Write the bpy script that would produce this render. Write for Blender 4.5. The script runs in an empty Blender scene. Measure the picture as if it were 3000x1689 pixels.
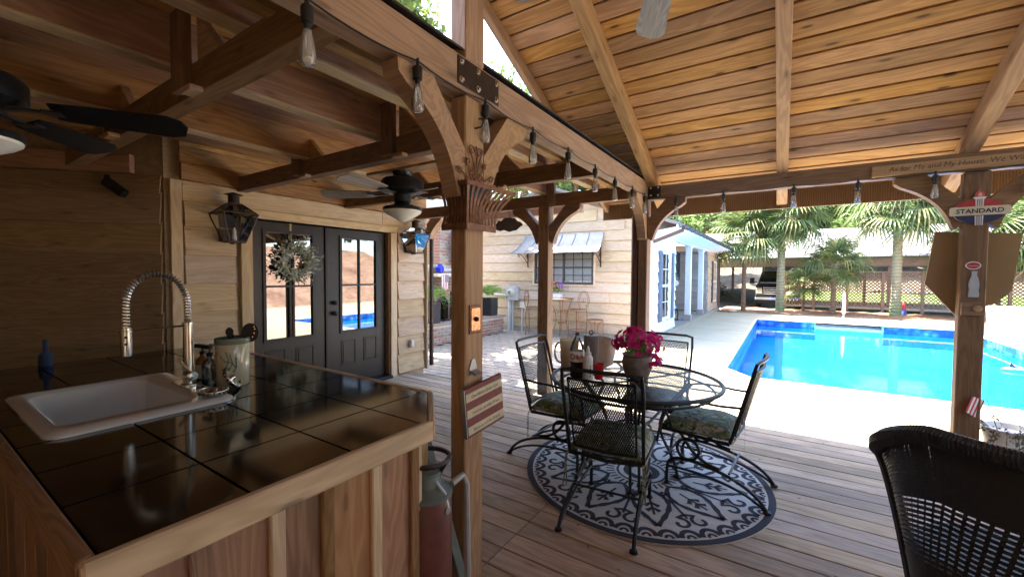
import bpy, bmesh, math, random
from mathutils import Vector as V, Matrix, Euler
random.seed(7)
sc = bpy.context.scene
col = sc.collection
R_ = math.radians
# ---------------------------------------------------------------- camera, world, sun, exposure
YAW, PITCH, ROLL, FPX, CAMH = R_(-33.185), R_(-2.004), R_(0.358), 1220.0, 1.5
def cam_axes():
    cy, sy = math.cos(YAW), math.sin(YAW)
    f = V((sy, cy, 0)); r = V((cy, -sy, 0)); u = V((0, 0, 1))
    cp, sp = math.cos(PITCH), math.sin(PITCH)
    f2 = f*cp + u*sp; u2 = u*cp - f*sp
    cr, sr = math.cos(ROLL), math.sin(ROLL)
    return r*cr + u2*sr, u2*cr - r*sr, f2
_r, _u, _f = cam_axes()
cd = bpy.data.cameras.new('camera'); cam = bpy.data.objects.new('camera', cd); col.objects.link(cam)
cam.matrix_world = Matrix(((_r.x, _u.x, -_f.x, 0), (_r.y, _u.y, -_f.y, 0), (_r.z, _u.z, -_f.z, CAMH), (0, 0, 0, 1)))
cd.sensor_width = 36; cd.lens = FPX/3000*36; cd.clip_start = .05; cd.clip_end = 2000
sc.camera = cam
SUN = V((0.56, -0.03, -1)).normalized()          # direction the light travels
w = bpy.data.worlds.new('World'); sc.world = w; w.use_nodes = True
nt = w.node_tree; bg = nt.nodes['Background']
sky = nt.nodes.new('ShaderNodeTexSky'); sky.sky_type = 'NISHITA'; sky.sun_disc = False
sky.sun_elevation = math.asin(-SUN.z); sky.sun_rotation = math.atan2(-SUN.x, -SUN.y)
sky.air_density = 1.0; sky.dust_density = 2.0; sky.ozone_density = 1.0
nt.links.new(sky.outputs[0], bg.inputs[0]); bg.inputs[1].default_value = 0.11
sd = bpy.data.lights.new('sun', 'SUN'); sd.energy = 3.3; sd.angle = R_(0.5); sd.color = (1, .95, .86)
so = bpy.data.objects.new('sun', sd); col.objects.link(so); so.location = (-10, 0, 18)
so.rotation_euler = SUN.to_track_quat('-Z', 'Y').to_euler()
sc.view_settings.view_transform = 'Standard'; sc.view_settings.look = 'None'
sc.view_settings.exposure = 3.8; sc.view_settings.gamma = 1.0; sc.view_settings.use_curve_mapping = False
sc.render.engine = 'CYCLES'
sc.cycles.max_bounces = 10; sc.cycles.diffuse_bounces = 6; sc.cycles.glossy_bounces = 4
sc.cycles.transparent_max_bounces = 24; sc.cycles.caustics_reflective = False; sc.cycles.caustics_refractive = False
G = -0.10                                        # ground level below the deck (z = 0)

# ---------------------------------------------------------------- materials
class N:
    def __init__(s, name):
        s.m = bpy.data.materials.new(name); s.m.use_nodes = True; s.t = s.m.node_tree
        s.b = s.t.nodes['Principled BSDF']
    def n(s, typ, **kw):
        x = s.t.nodes.new('ShaderNode'+typ)
        for k, v in kw.items():
            if k.startswith('i_'):
                k = k[2:]; x.inputs[int(k) if k.isdigit() else k.replace('_', ' ')].default_value = v
            else: setattr(x, k, v)
        return x
    def l(s, a, b): s.t.links.new(a, b)
    def math(s, op, a, b=None, c=None):
        x = s.n('Math', operation=op)
        for i, v in enumerate((a, b, c)):
            if v is None: continue
            if isinstance(v, (int, float)): x.inputs[i].default_value = v
            else: s.l(v, x.inputs[i])
        return x.outputs[0]
    def mix(s, fac, a, b, typ='MIX'):
        x = s.n('Mix', data_type='RGBA', blend_type=typ)
        for i, v in ((0, fac), (6, a), (7, b)):
            if isinstance(v, (int, float)): x.inputs[i].default_value = v
            elif isinstance(v, tuple): x.inputs[i].default_value = (*v, 1)
            else: s.l(v, x.inputs[i])
        return x.outputs[2]
    def ramp(s, fac, stops):
        x = s.n('ValToRGB'); e = x.color_ramp.elements
        while len(e) < len(stops): e.new(.5)
        for k, (p, c) in zip(e, stops): k.position = p; k.color = (*c, 1) if len(c) == 3 else c
        s.l(fac, x.inputs[0]); return x.outputs[0]
    def noise(s, vec, scale, detail=4, dist=0, rough=.55):
        x = s.n('TexNoise'); x.inputs['Scale'].default_value = scale; x.inputs['Detail'].default_value = detail
        x.inputs['Distortion'].default_value = dist; x.inputs['Roughness'].default_value = rough
        if vec is not None: s.l(vec, x.inputs['Vector'])
        return x.outputs[0]
    def coord(s, scale=(1, 1, 1), rnd=0., kind='Object'):
        tc = s.n('TexCoord'); mp = s.n('Mapping'); mp.inputs['Scale'].default_value = scale
        s.l(tc.outputs[kind], mp.inputs['Vector'])
        if rnd:
            oi = s.n('ObjectInfo'); cx = s.n('CombineXYZ')
            a = s.math('MULTIPLY', oi.outputs['Random'], rnd)
            s.l(a, cx.inputs[0]); s.l(s.math('MULTIPLY', a, 1.7), cx.inputs[1]); s.l(s.math('MULTIPLY', a, .6), cx.inputs[2])
            s.l(cx.outputs[0], mp.inputs['Location'])
        return mp.outputs[0]
    def bump(s, h, st=.2, d=.01):
        x = s.n('Bump'); x.inputs['Strength'].default_value = st; x.inputs['Distance'].default_value = d
        s.l(h, x.inputs['Height']); s.l(x.outputs[0], s.b.inputs['Normal'])
    def setc(s, c):
        if isinstance(c, tuple): s.b.inputs['Base Color'].default_value = (*c, 1)
        else: s.l(c, s.b.inputs['Base Color'])
    def rough(s, v): s.b.inputs['Roughness'].default_value = v; return s

MT = {}
def plain(name, c, rough=.6, metal=0., var=.12, scale=30, bump=0., spec=.5, coat=0.):
    if name in MT: return MT[name]
    k = N(name); v = k.coord(rnd=40)
    f = k.noise(v, scale, 5)
    lo = tuple(x*(1-var) for x in c); hi = tuple(min(1, x*(1+var)) for x in c)
    k.setc(k.ramp(f, [(.3, lo), (.7, hi)])); k.rough(rough)
    k.b.inputs['Metallic'].default_value = metal; k.b.inputs['Specular IOR Level'].default_value = spec
    k.b.inputs['Coat Weight'].default_value = coat
    if bump: k.bump(f, bump)
    MT[name] = k.m; return k.m

def wood(name, light, dark, knots=.5, rough=.65, vary=.35, stain=0., grain=1., spots=0., sat=0.):
    k = N(name)
    v1 = k.coord((1.0, 9, 9), 60); v2 = k.coord((2.2, 70, 70), 60)
    n1 = k.noise(v1, .9, 3, .6)
    rings = k.math('ABSOLUTE', k.math('SINE', k.math('MULTIPLY', n1, 26*grain)))
    rings = k.math('POWER', rings, 1.6)
    fine = k.noise(v2, 1.0, 6)
    c = k.mix(k.math('MULTIPLY', rings, .6), light, dark)
    c = k.mix(k.math('MULTIPLY', fine, .55), c, k.mix(.5, c, dark))
    oi = k.n('ObjectInfo')
    # per piece tone
    hs = k.n('HueSaturation'); k.l(c, hs.inputs['Color'])
    k.l(k.math('ADD', k.math('MULTIPLY', oi.outputs['Random'], vary), 1-vary*.55), hs.inputs['Value'])
    r2 = k.math('FRACT', k.math('MULTIPLY', oi.outputs['Random'], 17.3))
    k.l(k.math('ADD', k.math('MULTIPLY', r2, .3), .82+sat), hs.inputs['Saturation'])
    k.l(k.math('ADD', k.math('MULTIPLY', r2, .016), .492), hs.inputs['Hue'])
    c = hs.outputs[0]
    if knots:
        sp3 = k.n('SeparateXYZ'); k.l(k.coord((1.7, 6.0, 6.0), 60), sp3.inputs[0]); cb3 = k.n('CombineXYZ'); k.l(sp3.outputs[0], cb3.inputs[0]); k.l(k.math('ADD', sp3.outputs[1], sp3.outputs[2]), cb3.inputs[1])
        vo = k.n('TexVoronoi', voronoi_dimensions='2D'); vo.inputs['Scale'].default_value = 1; k.l(cb3.outputs[0], vo.inputs['Vector'])
        kk = k.ramp(vo.outputs['Distance'], [(.0, (1, 1, 1)), (.045, (.9, .9, .9)), (.065, (.35, .35, .35)), (.14, (0, 0, 0))])
        sc3 = k.n('SeparateColor'); k.l(vo.outputs['Color'], sc3.inputs[0]); kk = k.math('MULTIPLY', kk, k.math('GREATER_THAN', sc3.outputs[0], .42))
        c = k.mix(k.math('MULTIPLY', kk, knots), c, tuple(x*.22 for x in dark))
    if stain:
        st = k.noise(k.coord((.7, 2.2, 2.2), 50), 1.6, 5, .4)
        c = k.mix(k.math('MULTIPLY', k.ramp(st, [(.45, (0, 0, 0)), (.68, (1, 1, 1))]), stain), c, (.085, .07, .055))
    if spots:
        vo = k.n('TexVoronoi'); vo.inputs['Scale'].default_value = 9; k.l(k.coord((1, 1, 1), 30), vo.inputs['Vector'])
        sp = k.ramp(vo.outputs['Distance'], [(.0, (1, 1, 1)), (.07, (1, 1, 1)), (.1, (0, 0, 0))])
        gt = k.math('GREATER_THAN', k.noise(k.coord((1, 1, 1), 30), 4, 2), .56)
        c = k.mix(k.math('MULTIPLY', k.math('MULTIPLY', sp, gt), spots), c, (.03, .022, .018))
    k.setc(c); k.rough(rough); k.b.inputs['Specular IOR Level'].default_value = .3
    k.bump(k.math('ADD', fine, k.math('MULTIPLY', rings, .4)), .25, .004)
    MT[name] = k.m; return k.m

wood('pine_ceiling', (.59, .345, .155), (.32, .155, .06), .95, .6, .42, .3)
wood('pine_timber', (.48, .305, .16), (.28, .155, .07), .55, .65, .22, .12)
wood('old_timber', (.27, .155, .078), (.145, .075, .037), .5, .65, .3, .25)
wood('red_timber', (.46, .25, .125), (.27, .125, .058), .5, .65, .3, .2)
wood('cedar_siding', (.58, .445, .295), (.41, .285, .18), .35, .75, .24, .06)
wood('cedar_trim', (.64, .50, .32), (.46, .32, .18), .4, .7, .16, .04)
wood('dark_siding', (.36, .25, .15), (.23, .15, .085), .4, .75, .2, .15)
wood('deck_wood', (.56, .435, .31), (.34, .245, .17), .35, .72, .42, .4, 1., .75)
wood('counter_trim', (.72, .54, .32), (.48, .33, .18), .6, .6, .1, .3, 1., .5)
wood('barn_board', (.34, .19, .095), (.15, .075, .036), .25, .7, .5, .25, 1.6)
wood('white_siding', (.80, .80, .77), (.70, .69, .66), .1, .6, .08, 0)
wood('grey_siding', (.40, .36, .32), (.28, .25, .22), .2, .75, .2, .1)
wood('fence_wood', (.30, .215, .16), (.19, .13, .10), .3, .8, .25, .2)
wood('black_door', (.022, .021, .02), (.007, .007, .007), 0, .33, .1, 0, 1.6)
wood('fan_blade_wood', (.36, .32, .27), (.2, .17, .14), .1, .6, .1)
wood('grey_blade_wood', (.42, .42, .41), (.20, .20, .20), .05, .6, .1, 0, 2.4)
plain('black_metal', (.008, .008, .009), .45, .0, .2, spec=.35)
plain('dark_bronze', (.05, .036, .03), .42, .6, .3)
plain('rust_metal', (.21, .10, .055), .62, .35, .4, 40)
plain('steel', (.62, .6, .55), .22, 1., .05)
plain('chrome', (.75, .73, .68), .1, 1., .03)
plain('galv', (.36, .37, .39), .45, .6, .15, 8)
plain('fan_black', (.018, .022, .026), .35, .3, .15)
plain('white_glass', (.80, .80, .72), .25, 0, .03)
plain('white_paint', (.78, .78, .76), .5, 0, .05)
plain('white_plastic', (.80, .79, .75), .4, 0, .04)
plain('porcelain', (.66, .655, .62), .12, 0, .02, coat=.5)
plain('bulb_base', (.012, .012, .012), .5)
plain('shutter_blue', (.085, .11, .16), .55)
plain('window_dark', (.05, .05, .05), .5)
plain('blind_white', (.88, .87, .82), .6)
plain('meter_grey', (.42, .44, .44), .5, .2, .08)
plain('beige_box', (.62, .56, .42), .6)
plain('clay_pot', (.21, .17, .14), .75, 0, .3, 25, .2)
plain('terracotta', (.42, .16, .08), .7)
plain('planter_black', (.03, .03, .032), .5)
plain('red_paint', (.13, .04, .03), .45, 0, .3, 9)
plain('red_cup', (.55, .02, .025), .35)
plain('paper_white', (.80, .80, .80), .8)
plain('navy', (.015, .022, .07), .5)
plain('sign_red', (.38, .03, .035), .5)
plain('sign_cream', (.62, .55, .36), .6, 0, .12, 20)
plain('sign_maroon', (.20, .055, .05), .6, 0, .2, 20)
plain('ink', (.02, .018, .02), .6)
plain('brown_ink', (.07, .05, .035), .7)
plain('copper_plate', (.55, .25, .11), .35, .8, .5, 60)
plain('cardboard', (.27, .165, .065), .8, 0, .08, 6)
plain('wicker', (.010, .009, .010), .55, 0, .3, 60, .3)
plain('grout', (.012, .011, .010), .7)
plain('rug_dark', (.035, .036, .052), .95, 0, .25, 200)
plain('cap_grey', (.22, .22, .23), .5)
plain('foundation', (.33, .30, .24), .85, 0, .15, 10)
plain('stone_cap', (.62, .55, .42), .8, 0, .12, 8)
plain('mortar', (.55, .50, .42), .9)
plain('truck_black', (.008, .008, .01), .14, 0, .1, coat=.6)
plain('tyre', (.02, .02, .02), .8)
plain('bark', (.19, .13, .09), .9, 0, .4, 14, .6)
plain('gutter_dark', (.06, .07, .09), .35, .5)
plain('brown_metal', (.13, .075, .055), .5, .3)
plain('blue_glass', (.01, .02, .45), .1, 0, .1)
plain('cushion_blue', (.02, .28, .62), .7)
plain('fern', (.10, .22, .03), .6, 0, .4, 20)
plain('vine', (.10, .085, .03), .7, 0, .4, 20)
plain('petal_magenta', (.55, .015, .16), .6, 0, .3, 60)
plain('petal_red', (.6, .07, .05), .6, 0, .3, 60)
plain('petal_peach', (.75, .33, .24), .6, 0, .3, 60)
plain('petal_purple', (.22, .07, .35), .6, 0, .3, 60)
plain('leaf_green', (.10, .17, .03), .6, 0, .4, 40)
plain('wreath_leaf', (.27, .31, .27), .6, 0, .35, 50)
plain('wreath_green', (.20, .24, .10), .6, 0, .35, 50)
plain('ribbon', (.42, .30, .06), .5)
plain('flag_white', (.75, .72, .68), .7); plain('flag_red', (.5, .05, .06), .7); plain('flag_blue', (.05, .08, .25), .7)
plain('flame_red', (.55, .10, .09), .5)
plain('amber', (.17, .075, .01), .12); plain('cola', (.02, .008, .006), .1)
plain('label_grey', (.40, .42, .42), .5)
plain('roof_felt', (.05, .04, .033), .95, 0, .3, 20)
plain('teal_board', (.13, .16, .135), .6, 0, .3, 10)
plain('crock', (.50, .47, .31), .18, 0, .06, 12, coat=.6)
plain('crock_rim', (.20, .24, .19), .2, 0, .2, 12)
plain('paint_orange', (.42, .2, .07), .4); plain('paint_teal', (.10, .14, .14), .4)
plain('pool_white', (.82, .84, .86), .4)
plain('cloth_blue', (.03, .05, .12), .8)

def glassy(name, tint, refl=.06, rough=.02, diff=0.):
    k = N(name); t = k.t; t.nodes.remove(k.b); out = t.nodes['Material Output']
    tr = k.n('BsdfTransparent'); tr.inputs[0].default_value = (*tint, 1)
    gl = k.n('BsdfGlossy'); gl.inputs['Roughness'].default_value = rough
    fr = k.n('Fresnel'); fr.inputs[0].default_value = 1.5
    mx = k.n('MixShader'); k.l(k.math('ADD', fr.outputs[0], refl-.04), mx.inputs[0])
    base = tr.outputs[0]
    if diff:
        df = k.n('BsdfDiffuse'); df.inputs[0].default_value = (.85, .84, .8, 1); m2 = k.n('MixShader'); m2.inputs[0].default_value = diff; k.l(tr.outputs[0], m2.inputs[1]); k.l(df.outputs[0], m2.inputs[2]); base = m2.outputs[0]
    k.l(base, mx.inputs[1]); k.l(gl.outputs[0], mx.inputs[2]); k.l(mx.outputs[0], out.inputs[0])
    MT[name] = k.m; return k.m
glassy('clear_glass', (.97, .975, .97), .05)
glassy('bulb_glass', (.96, .96, .94), .10, diff=.30)  # white diffuse share stands in for sky reflections on the bulbs
glassy('bottle_clear', (.88, .9, .88), .1)
glassy('soap_clear', (.62, .66, .66), .12)
glassy('door_glass', (.16, .16, .15), .26)
glassy('window_glass', (.9, .93, .95), .09)

def water():
    k = N('pool_water'); t = k.t; t.nodes.remove(k.b); out = t.nodes['Material Output']
    tr = k.n('BsdfTransparent'); tr.inputs[0].default_value = (.55, .90, 1, 1)
    gl = k.n('BsdfGlossy'); gl.inputs['Roughness'].default_value = .03
    fr = k.n('Fresnel'); fr.inputs[0].default_value = 1.33
    bp = k.n('Bump'); bp.inputs['Strength'].default_value = .08; bp.inputs['Distance'].default_value = .02
    k.l(k.noise(k.coord(), 3.2, 3), bp.inputs['Height'])
    k.l(bp.outputs[0], gl.inputs['Normal']); k.l(bp.outputs[0], fr.inputs['Normal'])
    mx = k.n('MixShader'); k.l(k.math('MULTIPLY', fr.outputs[0], .8), mx.inputs[0])
    k.l(tr.outputs[0], mx.inputs[1]); k.l(gl.outputs[0], mx.inputs[2]); k.l(mx.outputs[0], out.inputs[0]); MT['water'] = k.m
water()
def liner(name, a, b, sc_=6):
    k = N(name); f = k.noise(k.coord(), sc_, 5); k.setc(k.ramp(f, [(.3, a), (.7, b)])); k.rough(.5); MT[name] = k.m
liner('pool_liner', (.014, .31, .66), (.02, .35, .72), 2)
def border_tile():
    k = N('pool_border'); v = k.coord((1, 1, 1))
    vo = k.n('TexVoronoi'); vo.inputs['Scale'].default_value = 5.5; k.l(v, vo.inputs['Vector'])
    c = k.ramp(vo.outputs['Distance'], [(.0, (.16, .34, .62)), (.35, (.05, .16, .48)), (.7, (.01, .05, .25))])
    k.setc(c); k.rough(.3); MT['pool_border'] = k.m
border_tile()
def concrete():
    k = N('concrete'); v = k.coord()
    f = k.noise(v, 1.1, 6); g = k.noise(v, 60, 4)
    c = k.ramp(f, [(.3, (.40, .335, .225)), (.7, (.48, .41, .28))])
    c = k.mix(k.math('MULTIPLY', g, .25), c, (.36, .30, .21))
    vo = k.n('TexVoronoi'); vo.inputs['Scale'].default_value = 2.3; k.l(v, vo.inputs['Vector'])
    c = k.mix(k.ramp(vo.outputs['Distance'], [(.0, (.7, .7, .7)), (.035, (.5, .5, .5)), (.05, (0, 0, 0))]), c, (.16, .11, .07))
    k.setc(c); k.rough(.85); k.bump(g, .15, .004); MT['concrete'] = k.m
concrete()
def terrain(name, stops, s1=.6, s2=14, rough=.95, bump=.5):
    k = N(name); v = k.coord(); a = k.noise(v, s1, 6); b = k.noise(v, s2, 5)
    f = k.math('ADD', k.math('MULTIPLY', a, .5), k.math('MULTIPLY', b, .5))
    k.setc(k.ramp(f, stops)); k.rough(rough); k.bump(b, bump, .05); MT[name] = k.m
terrain('straw_mulch', [(.35, (.11, .05, .025)), (.5, (.24, .125, .065)), (.66, (.40, .25, .15))], .8, 22)
terrain('lawn', [(.35, (.05, .09, .012)), (.65, (.10, .17, .03))], .4, 9)
terrain('leaf_bank', [(.34, (.035, .025, .014)), (.5, (.09, .065, .04)), (.66, (.17, .13, .09))], .5, 5)
terrain('asphalt', [(.35, (.12, .125, .13)), (.65, (.20, .20, .205))], .4, 30, .9, .2)
terrain('red_bank', [(.35, (.10, .05, .03)), (.5, (.20, .12, .08)), (.66, (.30, .21, .15))], .6, 4)
terrain('dry_ground', [(.35, (.15, .10, .06)), (.5, (.25, .18, .12)), (.66, (.36, .28, .20))], .25, 6)
terrain('soil', [(.4, (.06, .04, .025)), (.6, (.12, .08, .05))], 3, 30)
def shingle():
    k = N('shingle_grey'); v = k.coord((1, 1, 1)); br = k.n('TexBrick'); k.l(v, br.inputs['Vector'])
    br.inputs['Scale'].default_value = 3.4; br.inputs['Color1'].default_value = (.27, .26, .25, 1); br.inputs['Color2'].default_value = (.20, .19, .185, 1)
    br.inputs['Mortar'].default_value = (.09, .085, .085, 1); br.inputs['Mortar Size'].default_value = .012
    k.setc(k.mix(k.noise(v, 1.1, 5), br.outputs[0], (.25, .24, .23))); k.rough(.9); MT['shingle'] = k.m
shingle()
def camo():
    k = N('camo_fabric'); v = k.coord((1, 1.6, 1.6), 20)
    a = k.noise(v, 9, 3, 1.2); b = k.noise(v, 13, 3, 1.4); c2 = k.noise(v, 19, 3, 1.)
    c = k.ramp(a, [(.38, (.08, .14, .12)), (.47, (.19, .27, .23)), (.56, (.28, .35, .31)), (.64, (.44, .47, .41))])
    c = k.mix(k.ramp(b, [(.52, (0, 0, 0)), (.56, (1, 1, 1))]), c, (.15, .20, .07))
    c = k.mix(k.ramp(c2, [(.58, (0, 0, 0)), (.62, (1, 1, 1))]), c, (.022, .03, .02))
    c = k.mix(k.ramp(k.noise(v, 7, 2, 1.), [(.62, (0, 0, 0)), (.65, (1, 1, 1))]), c, (.30, .22, .15))
    k.setc(c); k.rough(.85); k.bump(k.noise(v, 120, 3), .1); MT['camo'] = k.m
camo()
def rugm():
    k = N('rug_weave'); v = k.coord()
    wv = k.n('TexWave'); wv.inputs['Scale'].default_value = 70; wv.inputs['Distortion'].default_value = 1.; k.l(v, wv.inputs['Vector'])
    k.setc(k.mix(k.math('MULTIPLY', wv.outputs[1], .35), (.64, .64, .63), (.46, .465, .48))); k.rough(.95); k.bump(wv.outputs[1], .2, .003); MT['rug'] = k.m
rugm()
def granite():
    k = N('black_tile'); v = k.coord(rnd=20); f = k.noise(v, 90, 5)
    k.setc(k.ramp(f, [(.45, (.006, .0055, .005)), (.62, (.012, .010, .009)), (.75, (.05, .035, .025))]))
    k.rough(.085); k.b.inputs['Specular IOR Level'].default_value = .9; k.b.inputs['IOR'].default_value = 1.6
    k.bump(k.noise(v, 3, 2), .02, .004); MT['black_tile'] = k.m
granite()
def brickm():
    k = N('brick'); oi = k.n('ObjectInfo'); v = k.coord(rnd=30)
    c = k.ramp(oi.outputs['Random'], [(0, (.30, .105, .06)), (.25, (.40, .17, .10)), (.45, (.22, .10, .075)), (.62, (.36, .28, .22)), (.78, (.26, .24, .22)), (1, (.42, .21, .13))])
    c = k.mix(k.math('MULTIPLY', k.noise(v, 18, 5), .5), c, (.42, .36, .30)); k.setc(c); k.rough(.9); k.bump(k.noise(v, 60, 4), .4, .006); MT['brick'] = k.m
    k = N('paver'); oi = k.n('ObjectInfo'); v = k.coord(rnd=30)
    c = k.ramp(oi.outputs['Random'], [(0, (.30, .25, .20)), (.35, (.38, .31, .24)), (.6, (.27, .24, .22)), (.85, (.42, .35, .25)), (1, (.33, .27, .22))])
    c = k.mix(k.math('MULTIPLY', k.noise(v, 14, 5), .5), c, (.22, .19, .16)); k.setc(c); k.rough(.9); k.bump(k.noise(v, 70, 4), .3, .005); MT['paver'] = k.m
brickm()
def leafm(name, stops, trans=.3):
    k = N(name); geo = k.n('NewGeometry'); c = k.ramp(geo.outputs['Random Per Island'], stops)
    k.setc(c); k.rough(.55)
    t = k.t; td = k.n('BsdfTranslucent'); k.l(c, td.inputs[0]); mx = k.n('MixShader'); mx.inputs[0].default_value = trans
    k.l(k.b.outputs[0], mx.inputs[1]); k.l(td.outputs[0], mx.inputs[2]); k.l(mx.outputs[0], t.nodes['Material Output'].inputs[0]); MT[name] = k.m
leafm('palm_leaf', [(0, (.06, .10, .028)), (.5, (.10, .15, .045)), (.85, (.19, .21, .07)), (1, (.28, .23, .08))])
leafm('tree_leaf', [(0, (.07, .12, .025)), (.5, (.12, .19, .04)), (1, (.22, .28, .07))])
leafm('tree_leaf_dark', [(0, (.035, .07, .02)), (.6, (.07, .12, .035)), (1, (.12, .18, .06))])
leafm('fern_leaf', [(0, (.10, .24, .03)), (.5, (.18, .36, .05)), (1, (.30, .46, .09))])
leafm('wreath_m', [(0, (.36, .42, .39)), (.45, (.48, .53, .49)), (.7, (.36, .40, .20)), (1, (.68, .70, .67))], .15)
leafm('petal_m', [(0, (.45, .008, .12)), (.6, (.62, .02, .20)), (1, (.75, .05, .30))], .35)
leafm('petal_mix', [(0, (.6, .06, .05)), (.3, (.75, .30, .22)), (.55, (.78, .45, .35)), (.7, (.55, .05, .10)), (1, (.70, .2, .25))], .3)
leafm('pet_leaf', [(0, (.10, .17, .02)), (.5, (.18, .26, .05)), (1, (.30, .36, .10))], .35)
leafm('pitcher_m', [(0, (.75, .66, .50)), (1, (.75, .66, .50))], .5)
leafm('dry_vine', [(0, (.10, .07, .03)), (.5, (.16, .12, .05)), (1, (.10, .13, .04))], .2)
def saw():
    k = N('rough_sawn'); v = k.coord(); wv = k.n('TexWave'); wv.inputs['Scale'].default_value = 18; wv.inputs['Distortion'].default_value = 2.5; k.l(v, wv.inputs['Vector'])
    k.setc(k.mix(wv.outputs[1], (.22, .15, .09), (.32, .23, .14))); k.rough(.8); k.bump(wv.outputs[1], .4, .006); MT['rough_sawn'] = k.m
saw()
# ---------------------------------------------------------------- geometry helpers
W = {}                                            # object -> world matrix
def link(o, parent=None, M=None):
    col.objects.link(o); M = M or Matrix()
    W[o] = M
    if parent is not None: o.parent = parent; o.matrix_basis = W[parent].inverted() @ M
    else: o.matrix_basis = M
    return o
def T(x, y=None, z=None): return Matrix.Translation(V(x) if y is None else V((x, y, z)))
def thing(name, label, cat, loc=(0, 0, 0), group=None, kind=None):
    o = bpy.data.objects.new(name, None); o.empty_display_size = .1
    link(o, None, T(loc)); o['label'] = label; o['category'] = cat
    if group: o['group'] = group
    if kind: o['kind'] = kind
    return o
def struct(name, me, mat, M=None, kind='structure'):
    o = obj(name, me, mat, None, M); o['kind'] = kind; return o
def obj(name, me, mat, parent=None, M=None, kind=None):
    if isinstance(mat, str): mat = MT[mat]
    if me.users == 0 or not me.materials:
        me.materials.clear(); me.materials.append(mat)
    elif me.materials[0] != mat:
        me = me.copy(); me.materials.clear(); me.materials.append(mat)
    o = link(bpy.data.objects.new(name, me), parent, M)
    if kind: o['kind'] = kind
    return o
def tag(o, label, cat, group=None):
    o['label'] = label; o['category'] = cat
    if group: o['group'] = group
    return o
def mesh(verts, faces, smooth=False, name='m'):
    me = bpy.data.meshes.new(name); me.from_pydata([tuple(v) for v in verts], [], faces); me.update()
    if smooth: me.polygons.foreach_set('use_smooth', [True]*len(me.polygons))
    return me
_bc = {}
def boxm(dx, dy, dz, bev=.004):
    key = (round(dx, 4), round(dy, 4), round(dz, 4), round(bev, 4))
    if key in _bc: return _bc[key]
    b = bmesh.new(); bmesh.ops.create_cube(b, size=1)
    for v in b.verts: v.co = V((v.co.x*dx, v.co.y*dy, v.co.z*dz))
    bv = min(bev, .3*min(dx, dy, dz))
    if bv > 0: bmesh.ops.bevel(b, geom=list(b.edges), offset=bv, segments=1, affect='EDGES', profile=.5)
    me = bpy.data.meshes.new('box'); b.to_mesh(me); b.free(); _bc[key] = me; return me
def frame(a, b, up=(0, 0, 1)):
    a, b = V(a), V(b); x = (b-a).normalized(); u = V(up)
    y = u.cross(x)
    if y.length < 1e-5: y = V((0, 1, 0)).cross(x)
    y.normalize(); z = x.cross(y); m = (a+b)/2
    return Matrix(((x.x, y.x, z.x, m.x), (x.y, y.y, z.y, m.y), (x.z, y.z, z.z, m.z), (0, 0, 0, 1)))
def plank(name, a, b, w, h, mat, parent, up=(0, 0, 1), bev=.004, kind=None):
    """box whose local X runs a->b (grain direction); w sideways, h along up"""
    L = (V(b)-V(a)).length
    return obj(name, boxm(L, w, h, bev), mat, parent, frame(a, b, up), kind)
def box(name, lo, hi, mat, parent, bev=.004, kind=None):
    lo, hi = V(lo), V(hi); d = hi-lo
    return obj(name, boxm(d.x, d.y, d.z, bev), mat, parent, T((lo+hi)/2), kind)
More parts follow.
